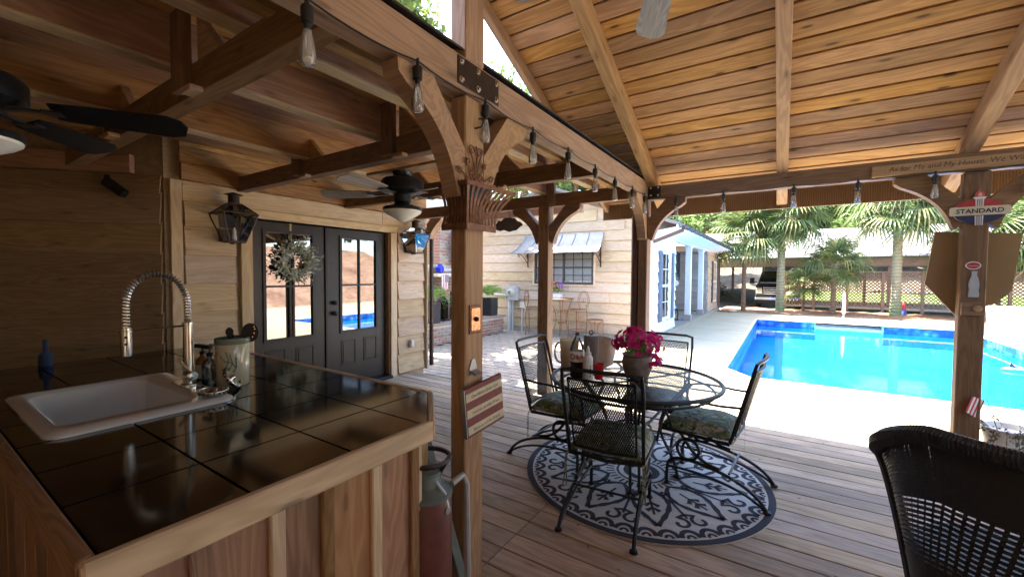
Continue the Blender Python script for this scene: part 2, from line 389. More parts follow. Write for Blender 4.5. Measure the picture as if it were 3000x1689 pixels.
class MB:
    """collects shapes in world coordinates into one mesh"""
    def __init__(s): s.v = []; s.f = []
    def add(s, vs, fs):
        n = len(s.v); s.v += [tuple(x) for x in vs]; s.f += [tuple(i+n for i in f) for f in fs]; return s
    def box(s, lo, hi):
        x0, y0, z0 = lo; x1, y1, z1 = hi
        return s.add([(x0, y0, z0), (x1, y0, z0), (x1, y1, z0), (x0, y1, z0), (x0, y0, z1), (x1, y0, z1), (x1, y1, z1), (x0, y1, z1)],
                     [(0, 3, 2, 1), (4, 5, 6, 7), (0, 1, 5, 4), (1, 2, 6, 5), (2, 3, 7, 6), (3, 0, 4, 7)])
    def bar(s, a, b, w, h, up=(0, 0, 1)):
        M = frame(a, b, up); L = (V(b)-V(a)).length
        c = [M @ V((x*L/2, y*w/2, z*h/2)) for x in (-1, 1) for y in (-1, 1) for z in (-1, 1)]
        return s.add(c, [(0, 1, 3, 2), (4, 6, 7, 5), (0, 4, 5, 1), (2, 3, 7, 6), (0, 2, 6, 4), (1, 5, 7, 3)])
    def tube(s, pts, r, n=6, closed=False, cap=True):
        pts = [V(p) for p in pts]; m = len(pts); rs = r if isinstance(r, (list, tuple)) else [r]*m
        up = None; base = len(s.v); ring = []
        for i, p in enumerate(pts):
            if closed: t = pts[(i+1) % m]-pts[i-1]
            else: t = pts[min(i+1, m-1)]-pts[max(i-1, 0)]
            t = t.normalized() if t.length > 1e-9 else V((0, 0, 1))
            if up is None:
                up = V((0, 0, 1)) if abs(t.z) < .9 else V((1, 0, 0))
            y = up.cross(t)
            if y.length < 1e-6: y = V((1, 0, 0)).cross(t)
            y.normalize(); z = t.cross(y); up = z
            for k in range(n):
                a = 2*math.pi*k/n; s.v.append(tuple(p+(y*math.cos(a)+z*math.sin(a))*rs[i]))
        for i in range(m if closed else m-1):
            j = (i+1) % m
            for k in range(n):
                k2 = (k+1) % n; s.f.append((base+i*n+k, base+i*n+k2, base+j*n+k2, base+j*n+k))
        if cap and not closed:
            s.f.append(tuple(base+k for k in reversed(range(n)))); s.f.append(tuple(base+(m-1)*n+k for k in range(n)))
        return s
    def lathe(s, prof, c=(0, 0, 0), n=20, axis=None, caps=True):
        """prof: list of (radius, height) from bottom to top"""
        M = axis or Matrix(); c = V(c); base = len(s.v)
        for r, h in prof:
            for k in range(n):
                a = 2*math.pi*k/n; s.v.append(tuple(c+(M @ V((r*math.cos(a), r*math.sin(a), h)))))
        for i in range(len(prof)-1):
            for k in range(n):
                k2 = (k+1) % n; s.f.append((base+i*n+k, base+i*n+k2, base+(i+1)*n+k2, base+(i+1)*n+k))
        if caps:
            if prof[0][0] > 1e-5: s.f.append(tuple(base+k for k in reversed(range(n))))
            if prof[-1][0] > 1e-5: s.f.append(tuple(base+(len(prof)-1)*n+k for k in range(n)))
        return s
    def prism(s, poly, M, d):
        """2D polygon (x,y) extruded from -d/2 to d/2 along local z of M"""
        n = len(poly); base = len(s.v)
        for zz in (-d/2, d/2):
            for x, y in poly: s.v.append(tuple(M @ V((x, y, zz))))
        s.f.append(tuple(base+i for i in reversed(range(n)))); s.f.append(tuple(base+n+i for i in range(n)))
        for i in range(n):
            j = (i+1) % n; s.f.append((base+i, base+j, base+n+j, base+n+i))
        return s
    def ribbon(s, pts, wid, nrm=(0, 0, 1)):
        pts = [V(p) for p in pts]; nrm = V(nrm); base = len(s.v); m = len(pts)
        for i, p in enumerate(pts):
            t = (pts[min(i+1, m-1)]-pts[max(i-1, 0)]).normalized(); y = nrm.cross(t)
            wd = wid[i] if isinstance(wid, (list, tuple)) else wid
            if y.length < 1e-6: y = V((1, 0, 0))
            y.normalize(); s.v.append(tuple(p-y*wd/2)); s.v.append(tuple(p+y*wd/2))
        for i in range(m-1): s.f.append((base+2*i, base+2*i+1, base+2*i+3, base+2*i+2))
        return s
    def sphere(s, c, r, n=10, m=6, sc=(1, 1, 1)):
        prof = [(max(1e-4, math.sin(math.pi*i/m))*r, -math.cos(math.pi*i/m)*r) for i in range(m+1)]
        return s.lathe(prof, c, n, Matrix.Diagonal(V((*sc,))).to_4x4(), False)
    def o(s, name, mat, parent=None, smooth=False, kind=None, M=None, org=None):
        vs = s.v; Mw = M or Matrix()
        if org is not None:
            org = V(org); vs = [tuple(V(v)-org) for v in vs]; Mw = T(org)
        elif parent is not None and M is None:
            og = W[parent].to_translation(); vs = [tuple(V(v)-og) for v in vs]; Mw = T(og)
        me = mesh(vs, s.f, smooth)
        if smooth: me.set_sharp_from_angle(angle=R_(40))
        return obj(name, me, mat, parent, Mw, kind)
def arc(c, r, a0, a1, n, ux=(1, 0, 0), uy=(0, 1, 0)):
    c, ux, uy = V(c), V(ux), V(uy)
    return [c+ux*r*math.cos(R_(a0+(a1-a0)*i/n))+uy*r*math.sin(R_(a0+(a1-a0)*i/n)) for i in range(n+1)]
def spiral(c, r0, r1, a0, a1, n, ux=(1, 0, 0), uy=(0, 1, 0)):
    c, ux, uy = V(c), V(ux), V(uy)
    return [c+(ux*math.cos(R_(a0+(a1-a0)*i/n))+uy*math.sin(R_(a0+(a1-a0)*i/n)))*(r0+(r1-r0)*i/n) for i in range(n+1)]
def bez(p, n=12):
    p = [V(q) for q in p]; out = []
    for i in range(n+1):
        t = i/n; q = list(p)
        while len(q) > 1: q = [q[k]*(1-t)+q[k+1]*t for k in range(len(q)-1)]
        out.append(q[0])
    return out
def basis(o, x, y):
    x = V(x).normalized(); z = x.cross(V(y)).normalized(); y = z.cross(x); o = V(o)
    return Matrix(((x.x, y.x, z.x, o.x), (x.y, y.y, z.y, o.y), (x.z, y.z, z.z, o.z), (0, 0, 0, 1)))
def text(name, s, M, size, mat, parent, depth=.002, width=None, shear=0, bold=0.):
    cu = bpy.data.curves.new('t', 'FONT'); cu.body = s; cu.size = 1; cu.align_x = 'CENTER'; cu.align_y = 'CENTER'; cu.extrude = 0; cu.resolution_u = 3; cu.shear = shear; cu.offset = bold
    t = bpy.data.objects.new('t', cu); col.objects.link(t); dg = bpy.context.evaluated_depsgraph_get(); dg.update()
    me = bpy.data.meshes.new_from_object(t.evaluated_get(dg)); bpy.data.objects.remove(t)
    xs = [v.co.x for v in me.vertices]; wd = max(xs)-min(xs); mx = (max(xs)+min(xs))/2; sx = (width/wd) if width else size
    ys = [v.co.y for v in me.vertices]; my = (max(ys)+min(ys))/2
    for v in me.vertices: v.co = V(((v.co.x-mx)*sx, (v.co.y-my)*size, depth))
    return obj(name, me, mat, parent, M)
def dup(o, M, parent=None, label=None, group=None):
    """copy of an object with its children, moved by matrix M (applied in world space)"""
    c = o.copy(); link(c, parent, M @ W[o])
    if label: c['label'] = label
    if group: c['group'] = group
    for ch in list(o.children): dup(ch, M, c)
    return c
def siding(parent, p0, p1, z0, z1, nrm, mat, exp=.272, open_=(), ztop=None, bad=(), maxlen=3.7, name='siding_board', thick=.02):
    """lapped boards, each an object; s runs from p0 to p1; openings (s0,s1,z0,z1)"""
    p0, p1, n = V((*p0, 0)), V((*p1, 0)), V((*nrm, 0)).normalized(); L = (p1-p0).length; d = (p1-p0)/L
    z = z0; row = 0
    while z < z1-.02:
        hgt = min(exp, z1-z); a, b = 0, L
        if ztop:
            # keep only where the wall reaches this height
            ss = [L*i/200 for i in range(201) if ztop(L*i/200) > z+hgt]
            if not ss: z += exp; row += 1; continue
            a, b = ss[0], ss[-1]
        segs = [(a, b)]
        for (s0, s1, oz0, oz1) in open_:
            if z+hgt*.5 > oz0 and z+hgt*.5 < oz1:
                nn = []
                for (q0, q1) in segs:
                    if s1 <= q0 or s0 >= q1: nn.append((q0, q1)); continue
                    if s0 > q0: nn.append((q0, s0))
                    if s1 < q1: nn.append((s1, q1))
                segs = nn
        for (q0, q1) in segs:
            cuts = [q0]
            while q1-cuts[-1] > maxlen: cuts.append(cuts[-1]+min(maxlen*random.uniform(.55, .95), q1-cuts[-1]-.3))
            cuts.append(q1)
            for c0, c1 in zip(cuts, cuts[1:]):
                if c1-c0 < .02: continue
                A = p0+d*(c0+.002)+n*.022+V((0, 0, z+hgt/2+.01)); B = p0+d*(c1-.002)+n*.022+V((0, 0, z+hgt/2+.01))
                jit = random.uniform(-.004, .004)
                up = V((0, 0, 1))-n*((.032+jit)/max(.1, hgt))
                plank(name, A, B, thick, hgt+.02, mat, parent, up, .002)
        z += exp; row += 1
# ================================================================ setting
# ---- ground: concrete terrace (one sheet with the pool hole), paver patio, mulch bed, driveway, lawn, bank
PX0, PX1, PY0, PY1 = -.80, 4.42, 7.47, 17.65
def sheet(name, x0, y0, x1, y1, z, mat):
    return struct(name, mesh([(x0, y0, z), (x1, y0, z), (x1, y1, z), (x0, y1, z)], [(0, 1, 2, 3)]), mat)
b = MB()
def frame_sheet(b, x0, y0, x1, y1, hx0, hy0, hx1, hy1, z):
    for (a, c, e, f) in ((x0, y0, x1, hy0), (x0, hy1, x1, y1), (x0, hy0, hx0, hy1), (hx1, hy0, x1, hy1)):
        b.add([(a, c, z), (e, c, z), (e, f, z), (a, f, z)], [(0, 1, 2, 3)])
frame_sheet(b, -2.9, 4.3, 9.5, 20.3, PX0, PY0, PX1, PY1, G)
b.add([(PX0, PY0, G), (PX0+.43, PY0, G), (PX0, PY0+.57, G)], [(0, 1, 2)])
o = b.o('pool_terrace', 'concrete'); o['kind'] = 'structure'
# earth below everything, out to the horizon (hole for the pool)
b = MB(); frame_sheet(b, -400, -400, 400, 400, PX0-.3, PY0-.3, PX1+.3, PY1+1.4, G-.19); o = b.o('ground', 'dry_ground'); o['kind'] = 'structure'
# saw-cut joints in the concrete
for k, yy in enumerate((9.5, 12.6, 15.6, 18.4)):
    pass
joint = thing('expansion_joint', 'pale straight expansion strip set in concrete between deck and pool', 'joint', (-.21, 4.7, G), None)
plank('joint_strip', (-.215, 4.70, G+.004), (-.13, 7.42, G+.004), .05, .012, 'galv', joint, bev=0)
for yy in (10.9, 13.6, 16.3):
    pass
b = MB()
for yy in (11.2, 13.6, 16.0): b.box((-2.55, yy, G), (-.95, yy+.012, G+.003))
o = b.o('joint_line', 'foundation'); o['kind'] = 'structure'
# mulch bed
def bumpy(name, x0, y0, x1, y1, z, mat, nx, ny, amp, slope=0., seed=1, zf=None, skirt=.0):
    rnd = random.Random(seed); vs = []; fs = []
    for j in range(ny+1):
        for i in range(nx+1):
            x = x0+(x1-x0)*i/nx; y = y0+(y1-y0)*j/ny
            zz = z+slope*(y-y0)+rnd.uniform(-amp, amp)
            if zf: zz = zf(x, y)+rnd.uniform(-amp, amp)
            vs.append((x, y, zz))
    for j in range(ny):
        for i in range(nx): q = j*(nx+1)+i; fs.append((q, q+1, q+nx+2, q+nx+1))
    return struct(name, mesh(vs, fs, True), mat)
bumpy('mulch_bed', -2.5, 20.15, 14, 24.3, G-.01, 'straw_mulch', 60, 18, .035)
bumpy('driveway', -26, 24.2, 26, 33, -.22, 'asphalt', 20, 8, .01, 0, 2)
bumpy('driveway_side', -26, 21.9, -2.0, 24.3, -.21, 'asphalt', 20, 4, .008, 0, 3)
bumpy('lawn', -30, 33, 30, 41, -.15, 'lawn', 30, 10, .05, .06, 4)
bumpy('hillside', -60, 40, 60, 62, .3, 'leaf_bank', 60, 22, .18, .20, 5)
struct('bank_east', mesh([(12.5, -30, -.3), (12.5, 24, -.3), (22, 24, 3.4), (22, -30, 3.4)], [(0, 1, 2, 3)]), 'red_bank')
bumpy('hill_left', -40, 29, -1.6, 44, 0, 'leaf_bank', 40, 16, .10, 0, 6, lambda x, y: -.25+max(0, (y-30))*.20)
# patio pavers: herringbone-free running courses, nearest 300 as single pieces, the rest joined
pv = struct('patio', mesh([(-9, 4.2, G-.03), (-2.62, 4.2, G-.03), (-2.62, 9.93, G-.03), (-9, 9.93, G-.03)], [(0, 1, 2, 3)]), 'foundation')
cells = []
pw, pd = .235, .155; row = 0; y = 4.46
while y < 9.9:
    x = -6.45+(pw/2 if row % 2 else 0)
    while x < -2.64:
        x1 = min(x+pw, -2.63)
        if x1-x > .05: cells.append((x, y, x1, min(y+pd, 9.92)))
        x += pw
    y += pd; row += 1
cells.sort(key=lambda c: (c[1]+.25*abs(c[0]+3.6)))
vis = [c for c in cells if not (c[0] < -4.75 and c[1] < 4.6)]
pm = boxm(pw-.012, pd-.012, .05, .008)
rest = MB()
for i, (x0, y0, x1, y1) in enumerate(vis):
    dz = random.uniform(-.004, .004)
    if i < 300 and abs(x1-x0-pw) < .01 and abs(y1-y0-pd) < .01:
        obj('paver', pm, 'paver', pv, T((x0+x1)/2, (y0+y1)/2, G-.025+dz) @ Matrix.Rotation(random.uniform(-.02, .02), 4, 'Z'))
    else: rest.box((x0+.006, y0+.006, G-.05), (x1-.006, y1-.006, G+dz))
rest.o('paver_field', 'paver', pv, kind='stuff')

# ---- deck: every board a piece
deck = struct('deck', mesh([(-7.2, -2.6, -.06), (4, -2.6, -.06), (4, 4.6, -.06), (-7.2, 4.6, -.06)], [(0, 1, 2, 3)]), 'soil')
y = -2.46; GP = .1446
y0 = 1.704-GP*29
k = 0; yy = y0
while yy < 4.66:
    w_ = GP-.0075; yc = yy+GP/2
    wx = -4.70 if yc > 1.40 else -7.1
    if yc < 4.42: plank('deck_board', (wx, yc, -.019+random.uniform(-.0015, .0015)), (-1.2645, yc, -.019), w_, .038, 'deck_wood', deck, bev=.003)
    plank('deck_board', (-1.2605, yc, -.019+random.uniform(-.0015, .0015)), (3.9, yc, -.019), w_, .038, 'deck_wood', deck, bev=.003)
    yy += GP
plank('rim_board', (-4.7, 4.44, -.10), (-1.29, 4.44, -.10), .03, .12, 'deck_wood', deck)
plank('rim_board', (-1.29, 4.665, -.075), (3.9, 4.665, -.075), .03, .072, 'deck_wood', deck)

# ---- swimming pool
pool = thing('swimming_pool', 'rectangular in-ground pool of bright blue water with white coping', 'pool', (PX0, PY0, G))
WZ = G-.20
b = MB(); bz = -.72
b.add([(PX0, PY0, bz), (PX1, PY0, bz), (PX1, PY1, bz-.0), (PX0, PY1, bz)], [(0, 1, 2, 3)])
CC = ((PX0, PY0+.57), (PX0+.13, PY0+.20), (PX0+.43, PY0))
P4 = [CC[2], (PX1, PY0), (PX1, PY1), (PX0, PY1), CC[0], CC[1]]
segs = []
for i in range(6):
    if i == 2: segs += [((PX1, PY1), (2.70, PY1)), ((.90, PY1), (PX0, PY1))]
    else: segs.append((P4[i], P4[(i+1) % 6]))
for s0, s1 in segs: b.add([(*s0, bz), (*s1, bz), (*s1, G-.25), (*s0, G-.25)], [(0, 1, 2, 3)])
b.o('liner', 'pool_liner', pool)
b = MB()
for s0, s1 in segs: b.add([(*s0, G-.25), (*s1, G-.25), (*s1, G-.02), (*s0, G-.02)], [(0, 1, 2, 3)])
b.o('border_band', 'pool_border', pool)
cw = .06
for s0, s1 in segs:
    A, B = V((*s0, G-.004)), V((*s1, G-.004)); d = (B-A).normalized(); n = V((d.y, -d.x, 0))
    plank('coping', A+n*cw/2-d*.001, B+n*cw/2+d*.001, cw, .033, 'pool_white', pool, bev=.008)
# steps recess at the far end
st = MB()
for i in range(5):
    st.box((.93, PY1+.02+i*.24, bz), (2.67, PY1+.02+(i+1)*.24+.002*i, (-.275, -.235, -.195, -.155, -.118)[i]))
st.o('step_block', 'pool_white', pool)
box('step_wall', (.80, PY1+.062, bz), (.93, PY1+1.3, G+.014), 'pool_white', pool)
box('step_wall', (2.67, PY1+.062, bz), (2.80, PY1+1.3, G+.014), 'pool_white', pool)
box('step_wall', (.80, PY1+1.302, bz), (2.80, PY1+1.42, G+.014), 'pool_white', pool)
vs = []; fs = []
obj('water', mesh([(PX0, PY0, 0), (PX1, PY0, 0), (PX1, PY1+.0, 0), (PX0, PY1, 0), (.93, PY1, 0), (2.67, PY1, 0), (2.67, PY1+.9, 0), (.93, PY1+.9, 0)], [(0, 1, 2, 3), (4, 5, 6, 7)]), 'water', pool, T(0, 0, WZ))
# shark shaped float near the right edge
fl = thing('pool_float', 'small grey and white shark shaped float drifting in the pool', 'float', (3.72, 11.9, WZ))
fb = MB(); fb.lathe([(.01, -.17), (.035, -.12), (.05, -.02), (.04, .09), (.012, .17)], (3.72, 11.9, WZ+.03), 10, Matrix.Rotation(R_(90), 4, 'Y') @ Matrix.Diagonal(V((.8, 1, 1, 1))))
fb.o('float_body', 'cap_grey', fl, True)
fb = MB(); fb.prism([(0, 0), (.09, 0), (.02, .09)], basis((3.66, 11.9, WZ+.07), (1, 0, 0), (0, 0, 1)), .012); fb.prism([(0, 0), (.10, .03), (.09, -.02)], basis((3.90, 11.9, WZ+.04), (1, 0, .3), (0, 0, 1)), .012)
fb.o('fin', 'ink', fl)
# closed white parasol standing at the far edge of the pool
um = thing('closed_parasol', 'closed white patio parasol standing behind the pool steps', 'parasol', (1.86, 19.55, G))
mb = MB(); mb.lathe([(.16, 0), (.17, .03), (.05, .06), (.025, .12)], (1.86, 19.55, G), 14); mb.o('base', 'galv', um, True)
mb = MB(); mb.tube([(1.86, 19.55, G+.02), (1.86, 19.55, G+.95)], .018, 8); mb.o('pole', 'galv', um, True)
mb = MB(); mb.lathe([(.03, .18), (.055, .25), (.045, .5), (.05, .72), (.04, .9), (.008, 1.0)], (1.86, 19.55, G), 9); mb.o('canopy', 'white_plastic', um)

# ================================================================ pavilion
SL = .44
pav = thing('pavilion', 'open pine pavilion with plank ceiling over the deck beside the pool', 'pavilion', (-1.28, 1.56, 0))
def rz(y): return 2.42+SL*(4.5-y) if y >= 1.56 else 2.42+SL*(4.5-(3.12-y))   # underside of rafters
RIDGE = 1.56
# posts
def post(x0, y0, x1, y1, z0, z1, mat='pine_timber'):
    return plank('post', ((x0+x1)/2, (y0+y1)/2, z0), ((x0+x1)/2, (y0+y1)/2, z1), y1-y0, x1-x0, mat, pav, (1, 0, 0), .006)
post(-1.323, 1.49, -1.233, 1.63, 0, 2.314); post(-1.323, 1.49, -1.233, 1.63, 2.481, 3.60)
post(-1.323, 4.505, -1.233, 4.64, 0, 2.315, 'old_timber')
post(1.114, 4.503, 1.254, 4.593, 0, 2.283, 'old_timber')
post(3.5, 4.503, 3.59, 4.64, 0, 2.283); post(3.5, 1.49, 3.59, 1.63, 0, 3.6); post(3.5, -1.52, 3.59, -1.38, 0, 2.3); post(-1.323, -1.52, -1.233, -1.38, 0, 2.3)
# beams
plank('beam', (-1.278, -2.2, 2.398), (-1.278, 4.648, 2.398), .09, .158, 'pine_timber', pav)
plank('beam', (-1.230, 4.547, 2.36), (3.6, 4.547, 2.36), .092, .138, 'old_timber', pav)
plank('beam', (3.548, -2.2, 2.398), (3.548, 4.498, 2.398), .09, .158, 'pine_timber', pav)
plank('beam', (-1.230, -1.45, 2.36), (3.5, -1.45, 2.36), .092, .138, 'old_timber', pav)
# rafters both slopes
def raft(x, w_, h_, yin=RIDGE+.03, yout=4.985, mat='pine_timber', off=0.):
    for sgn in (1, -1):
        ya, yb = (yin, yout) if sgn > 0 else (3.12-yin, 3.12-yout)
        za, zb = rz(ya)+off, 2.42+SL*(4.5-yout)+off
        n = V((0, sgn*SL, 1)).normalized()
        A = V((x, ya, za))+n*(h_/2); B = V((x, yb, zb))+n*(h_/2)
        plank('rafter', A, B, w_, h_, mat, pav, n)
for x in (-1.187, -.04, 1.14, 2.30, 3.50): raft(x, .09, .14)
raft(-1.86, .045, .10, off=.055)
plank('ridge_beam', (-1.88, RIDGE, 3.745), (3.9, RIDGE, 3.745), .05, .20, 'pine_timber', pav)
# plank ceiling, board by board, both slopes
zb0 = 2.42+.154
cosS = 1/math.hypot(1, SL)
for sgn in (1, -1):
    n = V((0, sgn*SL, 1)).normalized(); dn = V((0, sgn*1, -SL)).normalized()
    top = V((0, RIDGE, zb0+SL*(4.5-RIDGE)))
    s = .03; i = 0
    Lr = (4.995-RIDGE)/cosS
    while s < Lr:
        c = top+dn*(s+.0705)+n*.010
        jx = [-1.90, 3.95]
        if sgn > 0 and i % 3 == 1: jx = [-1.90, random.choice((-.04, 1.14, 1.14)), 3.95]
        for xa, xb in zip(jx, jx[1:]):
            plank('ceiling_board', (xa+.001, c.y, c.z), (xb-.001, c.y, c.z), .1275+random.uniform(-.003, .0015), .02, 'pine_ceiling', pav, n, .003)
        s += .141; i += 1
    A = top+dn*0+n*.034; B = top+dn*(Lr+.05)+n*.034
    plank('roof_deck', (1.02, A.y, A.z), (1.02, B.y, B.z), 5.98, .026, 'roof_felt', pav, n)
# fascia, gutter
plank('fascia', (-1.92, 5.017, 2.272), (3.96, 5.017, 2.272), .03, .20, 'rough_sawn', pav)
plank('fascia', (-1.92, 3.12-5.017, 2.272), (3.96, 3.12-5.017, 2.272), .03, .20, 'rough_sawn', pav)
gt = MB(); pr = [(0, .09), (0, 0), (.085, 0), (.11, .04), (.11, .09), (.104, .09), (.104, .043), (.082, .006), (.006, .006), (.006, .09)]
gt.prism(pr, basis((1.02, 5.034, 2.185), (0, 1, 0), (0, 0, 1)), 5.9); gt.o('gutter', 'brown_metal', pav)
# gable rake board on the open end
# steel plate with bolts on the long beam at the near post
pl = plank('beam_plate', (-1.231, 1.432, 2.405), (-1.231, 1.745, 2.405), .006, .125, 'dark_bronze', pav, bev=.002)
for yy in (1.455, 1.575, 1.72):
    for zz in (2.365, 2.445):
        m = MB(); m.lathe([(.016, 0), (.016, .003), (.009, .004), (.009, .012), (.003, .014)], (-1.228, yy, zz), 10, Matrix.Rotation(R_(90), 4, 'Y')); m.o('bolt', 'steel', pl, True)
cp = plank('beam_plate', (-1.2295, 4.4975, 2.37), (-1.10, 4.4975, 2.37), .006, .12, 'black_metal', pav)
for xx in (-1.20, -1.125):
    for zz in (2.33, 2.41):
        m = MB(); m.lathe([(.012, 0), (.012, .006), (.004, .008)], (xx, 4.494, zz), 8, Matrix.Rotation(R_(90), 4, 'X')); m.o('bolt', 'steel', cp, True)
# curved knee braces: outline in (along, up) with the corner at the origin, extruded
def brace(o, along, size, mat, parent, thick=.042, drop=None):
    """o corner point under the beam at the post, along = horizontal unit direction"""
    dr = drop or size
    outer = [(0, -dr), (.04, -dr-.03)]
    q0, q1, q2 = V((.052, -dr-.012, 0)), V((.115, -.185, 0)), V((size-.01, -.085, 0))
    inner = [(p.x, p.y) for p in (q0*(1-t)**2+q1*2*t*(1-t)+q2*t*t for t in [i/9 for i in range(10)])]
    # concave curve from the post foot up to the beam end
    tip = [(size+.03, -.052), (size+.035, -.005)]
    back = [(size-.155, -.0), (.0, -dr+.19)]
    poly = outer+inner+tip+back
    M = basis(o, along, (0, 0, 1)); m = MB(); m.prism(poly, M, thick); return m.o('brace', mat, parent)
brace((-1.278, 1.488, 2.318), (0, -1, 0), .36, 'pine_timber', pav, .088, .44)
brace((-1.278, 1.632, 2.318), (0, 1, 0), .36, 'pine_timber', pav, .088, .44)
brace((-1.278, 4.503, 2.318), (0, -1, 0), .36, 'pine_timber', pav, .088, .42)
brace((-1.232, 4.547, 2.290), (1, 0, 0), .34, 'old_timber', pav, .085, .40)
brace((1.113, 4.547, 2.290), (-1, 0, 0), .36, 'old_timber', pav, .085, .40)
brace((1.255, 4.547, 2.290), (1, 0, 0), .36, 'old_timber', pav, .085, .40)
# downspout tied to the corner post
m = MB(); m.tube([(-1.372, 4.57, .02), (-1.372, 4.57, 2.13), (-1.38, 4.72, 2.20), (-1.40, 5.03, 2.20)], .047, 12); ds = m.o('downspout', 'brown_metal', pav, True)

# ================================================================ lower roof over the bar (tie beams, joists, posts, planks)
br = thing('bar_roof', 'low timber roof with exposed joists between the house and the pavilion', 'roof', (-3.0, 1.0, 0))
for i, ty in enumerate((-.385, .875, 2.09, 3.32, 4.545)):
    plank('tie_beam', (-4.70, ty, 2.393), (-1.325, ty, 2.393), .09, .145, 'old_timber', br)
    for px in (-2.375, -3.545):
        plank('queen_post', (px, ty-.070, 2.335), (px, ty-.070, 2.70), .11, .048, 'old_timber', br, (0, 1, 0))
        if i < 4:
            box('cleat', (px+.06, ty-.10, 2.305), (px+.17, ty-.046, 2.33), 'pine_timber', br)
            m = MB(); m.prism([(0, 0), (.24, 0), (0, .23)], basis((px+.057, ty-.005, 2.468), (1, 0, 0), (0, 0, 1)), .04); m.o('gusset', 'pine_timber', br)
    m = MB()
for jx in (-1.85, -2.485, -3.47, -4.15):
    if jx == -4.15: continue
    plank('joist', (jx, -2.4, 2.593), (jx, 4.72, 2.593), .085, .222, 'red_timber', br)
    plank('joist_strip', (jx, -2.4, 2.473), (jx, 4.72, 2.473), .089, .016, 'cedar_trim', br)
plank('wall_ledger', (-4.68, 1.56, 2.43), (-4.68, 4.72, 2.43), .05, .155, 'red_timber', br)
plank('wall_ledger', (-4.70, 1.56, 2.585), (-4.70, 4.72, 2.585), .03, .146, 'pine_ceiling', br)
plank('wall_ledger', (-4.705, 1.56, 2.70), (-4.705, 4.72, 2.70), .03, .075, 'pine_ceiling', br)
# roof planks along Y: flat part and the slope down to the long beam
x = -4.70; i = 0
while x < -1.86:
    plank('roof_plank', (x+.09, -2.45, 2.716), (x+.09, 4.74, 2.716), .174, .022, 'red_timber' if i % 3 else 'pine_ceiling', br, bev=.003); x += .18; i += 1
d0, d1 = V((-1.80, 0, 2.715)), V((-1.30, 0, 2.500)); nn = V((d0.z-d1.z, 0, d1.x-d0.x)).normalized()
for k in range(3):
    a = d0+(d1-d0)*((k+.5)/3)
    plank('roof_plank', (a.x, -2.45, a.z), (a.x, 4.74, a.z), .174, .022, 'pine_ceiling', br, nn, .003)
plank('rafter_strip', (-1.42, -2.4, 2.475), (-1.42, 4.7, 2.475), .07, .05, 'pine_timber', br)
plank('rafter_strip', (-1.62, -2.4, 2.50), (-1.62, 4.7, 2.50), .07, .10, 'pine_timber', br)
box('roof_skin', (-7.6, -2.8, 2.761), (-4.7, 1.7, 2.79), 'roof_felt', br)
for k in range(13): plank('roof_plank', (-4.80-.2*k, -2.5, 2.745), (-4.80-.2*k, 1.7, 2.745), .194, .022, 'red_timber', br, bev=.003)
box('roof_skin', (-4.9, -2.6, 2.735), (-1.80, 4.78, 2.76), 'roof_felt', br)
a, c = d0+nn*.03, d1+nn*.03
m = MB(); m.add([(a.x, -2.6, a.z), (c.x+.045, -2.6, c.z-.018), (c.x+.045, 4.78, c.z-.018), (a.x, 4.78, a.z), (a.x, -2.6, a.z+.02), (c.x+.045, -2.6, c.z-.008), (c.x+.045, 4.78, c.z-.008), (a.x, 4.78, a.z+.02)],
    [(0, 3, 2, 1), (4, 5, 6, 7), (0, 1, 5, 4), (1, 2, 6, 5), (2, 3, 7, 6), (3, 0, 4, 7)]); m.o('roof_edge', 'roof_felt', br)
# the outer post of the bar roof with its braces
plank('post', (-2.478, 4.545, 0), (-2.478, 4.545, 2.318), .14, .14, 'old_timber', br, (1, 0, 0), .006)
brace((-2.55, 4.545, 2.318), (-1, 0, 0), .36, 'old_timber', br, .085, .42)
brace((-2.406, 4.545, 2.318), (1, 0, 0), .36, 'old_timber', br, .085, .42)
plank('eave_beam', (-4.62, 5.02, 2.37), (-2.2, 5.02, 2.37), .09, .14, 'red_timber', br)
brace((-4.69, 4.79, 2.36), (0, 1, 0), .28, 'pine_timber', br, .085, .30)
brace((-4.62, 4.70, 2.36), (1, 0, 0), .26, 'pine_timber', br, .085, .30)
# ================================================================ house with the double doors (left)
hs = thing('house', 'cedar sided house wall with black double doors beside the bar', 'house', (-4.75, 3.1, 0))
XW = -4.734
m = MB(); m.box((-4.90, 1.46, -.1), (XW-.024, 2.08, 2.75)); m.box((-4.90, 4.14, -.1), (XW-.024, 4.72, 2.75)); m.box((-4.90, 2.08, 2.10), (XW-.024, 4.14, 2.75)); m.o('wall', 'cedar_siding', hs)
siding(hs, (XW-.022, 1.60), (XW-.022, 4.70), .025, 2.19, (1, 0), 'cedar_siding', .272, [(.44, 2.58, -1, 2.3)])
plank('corner_board', (XW+.006, 1.535, 0), (XW+.006, 1.535, 2.35), .05, .09, 'cedar_trim', hs, (0, 1, 0))
plank('frieze_board', (XW+.004, 1.585, 2.255), (XW+.004, 4.73, 2.255), .032, .185, 'cedar_trim', hs)
for y0, y1 in ((2.075, 2.185), (4.032, 4.142)): plank('door_casing', (XW+.010, (y0+y1)/2, 0), (XW+.010, (y0+y1)/2, 2.072), .05, y1-y0, 'cedar_trim', hs, (0, 1, 0))
plank('door_casing', (XW+.012, 2.065, 2.118), (XW+.012, 4.152, 2.118), .055, .088, 'cedar_trim', hs)
plank('jamb', (-4.80, 4.022, 0), (-4.80, 4.022, 2.07), .14, .018, 'red_timber', hs, (0, 1, 0))
plank('jamb', (-4.80, 2.196, 0), (-4.80, 2.196, 2.07), .14, .018, 'red_timber', hs, (0, 1, 0))
plank('sill', (-4.76, 2.19, .02), (-4.76, 4.03, .02), .20, .04, 'black_metal', hs)
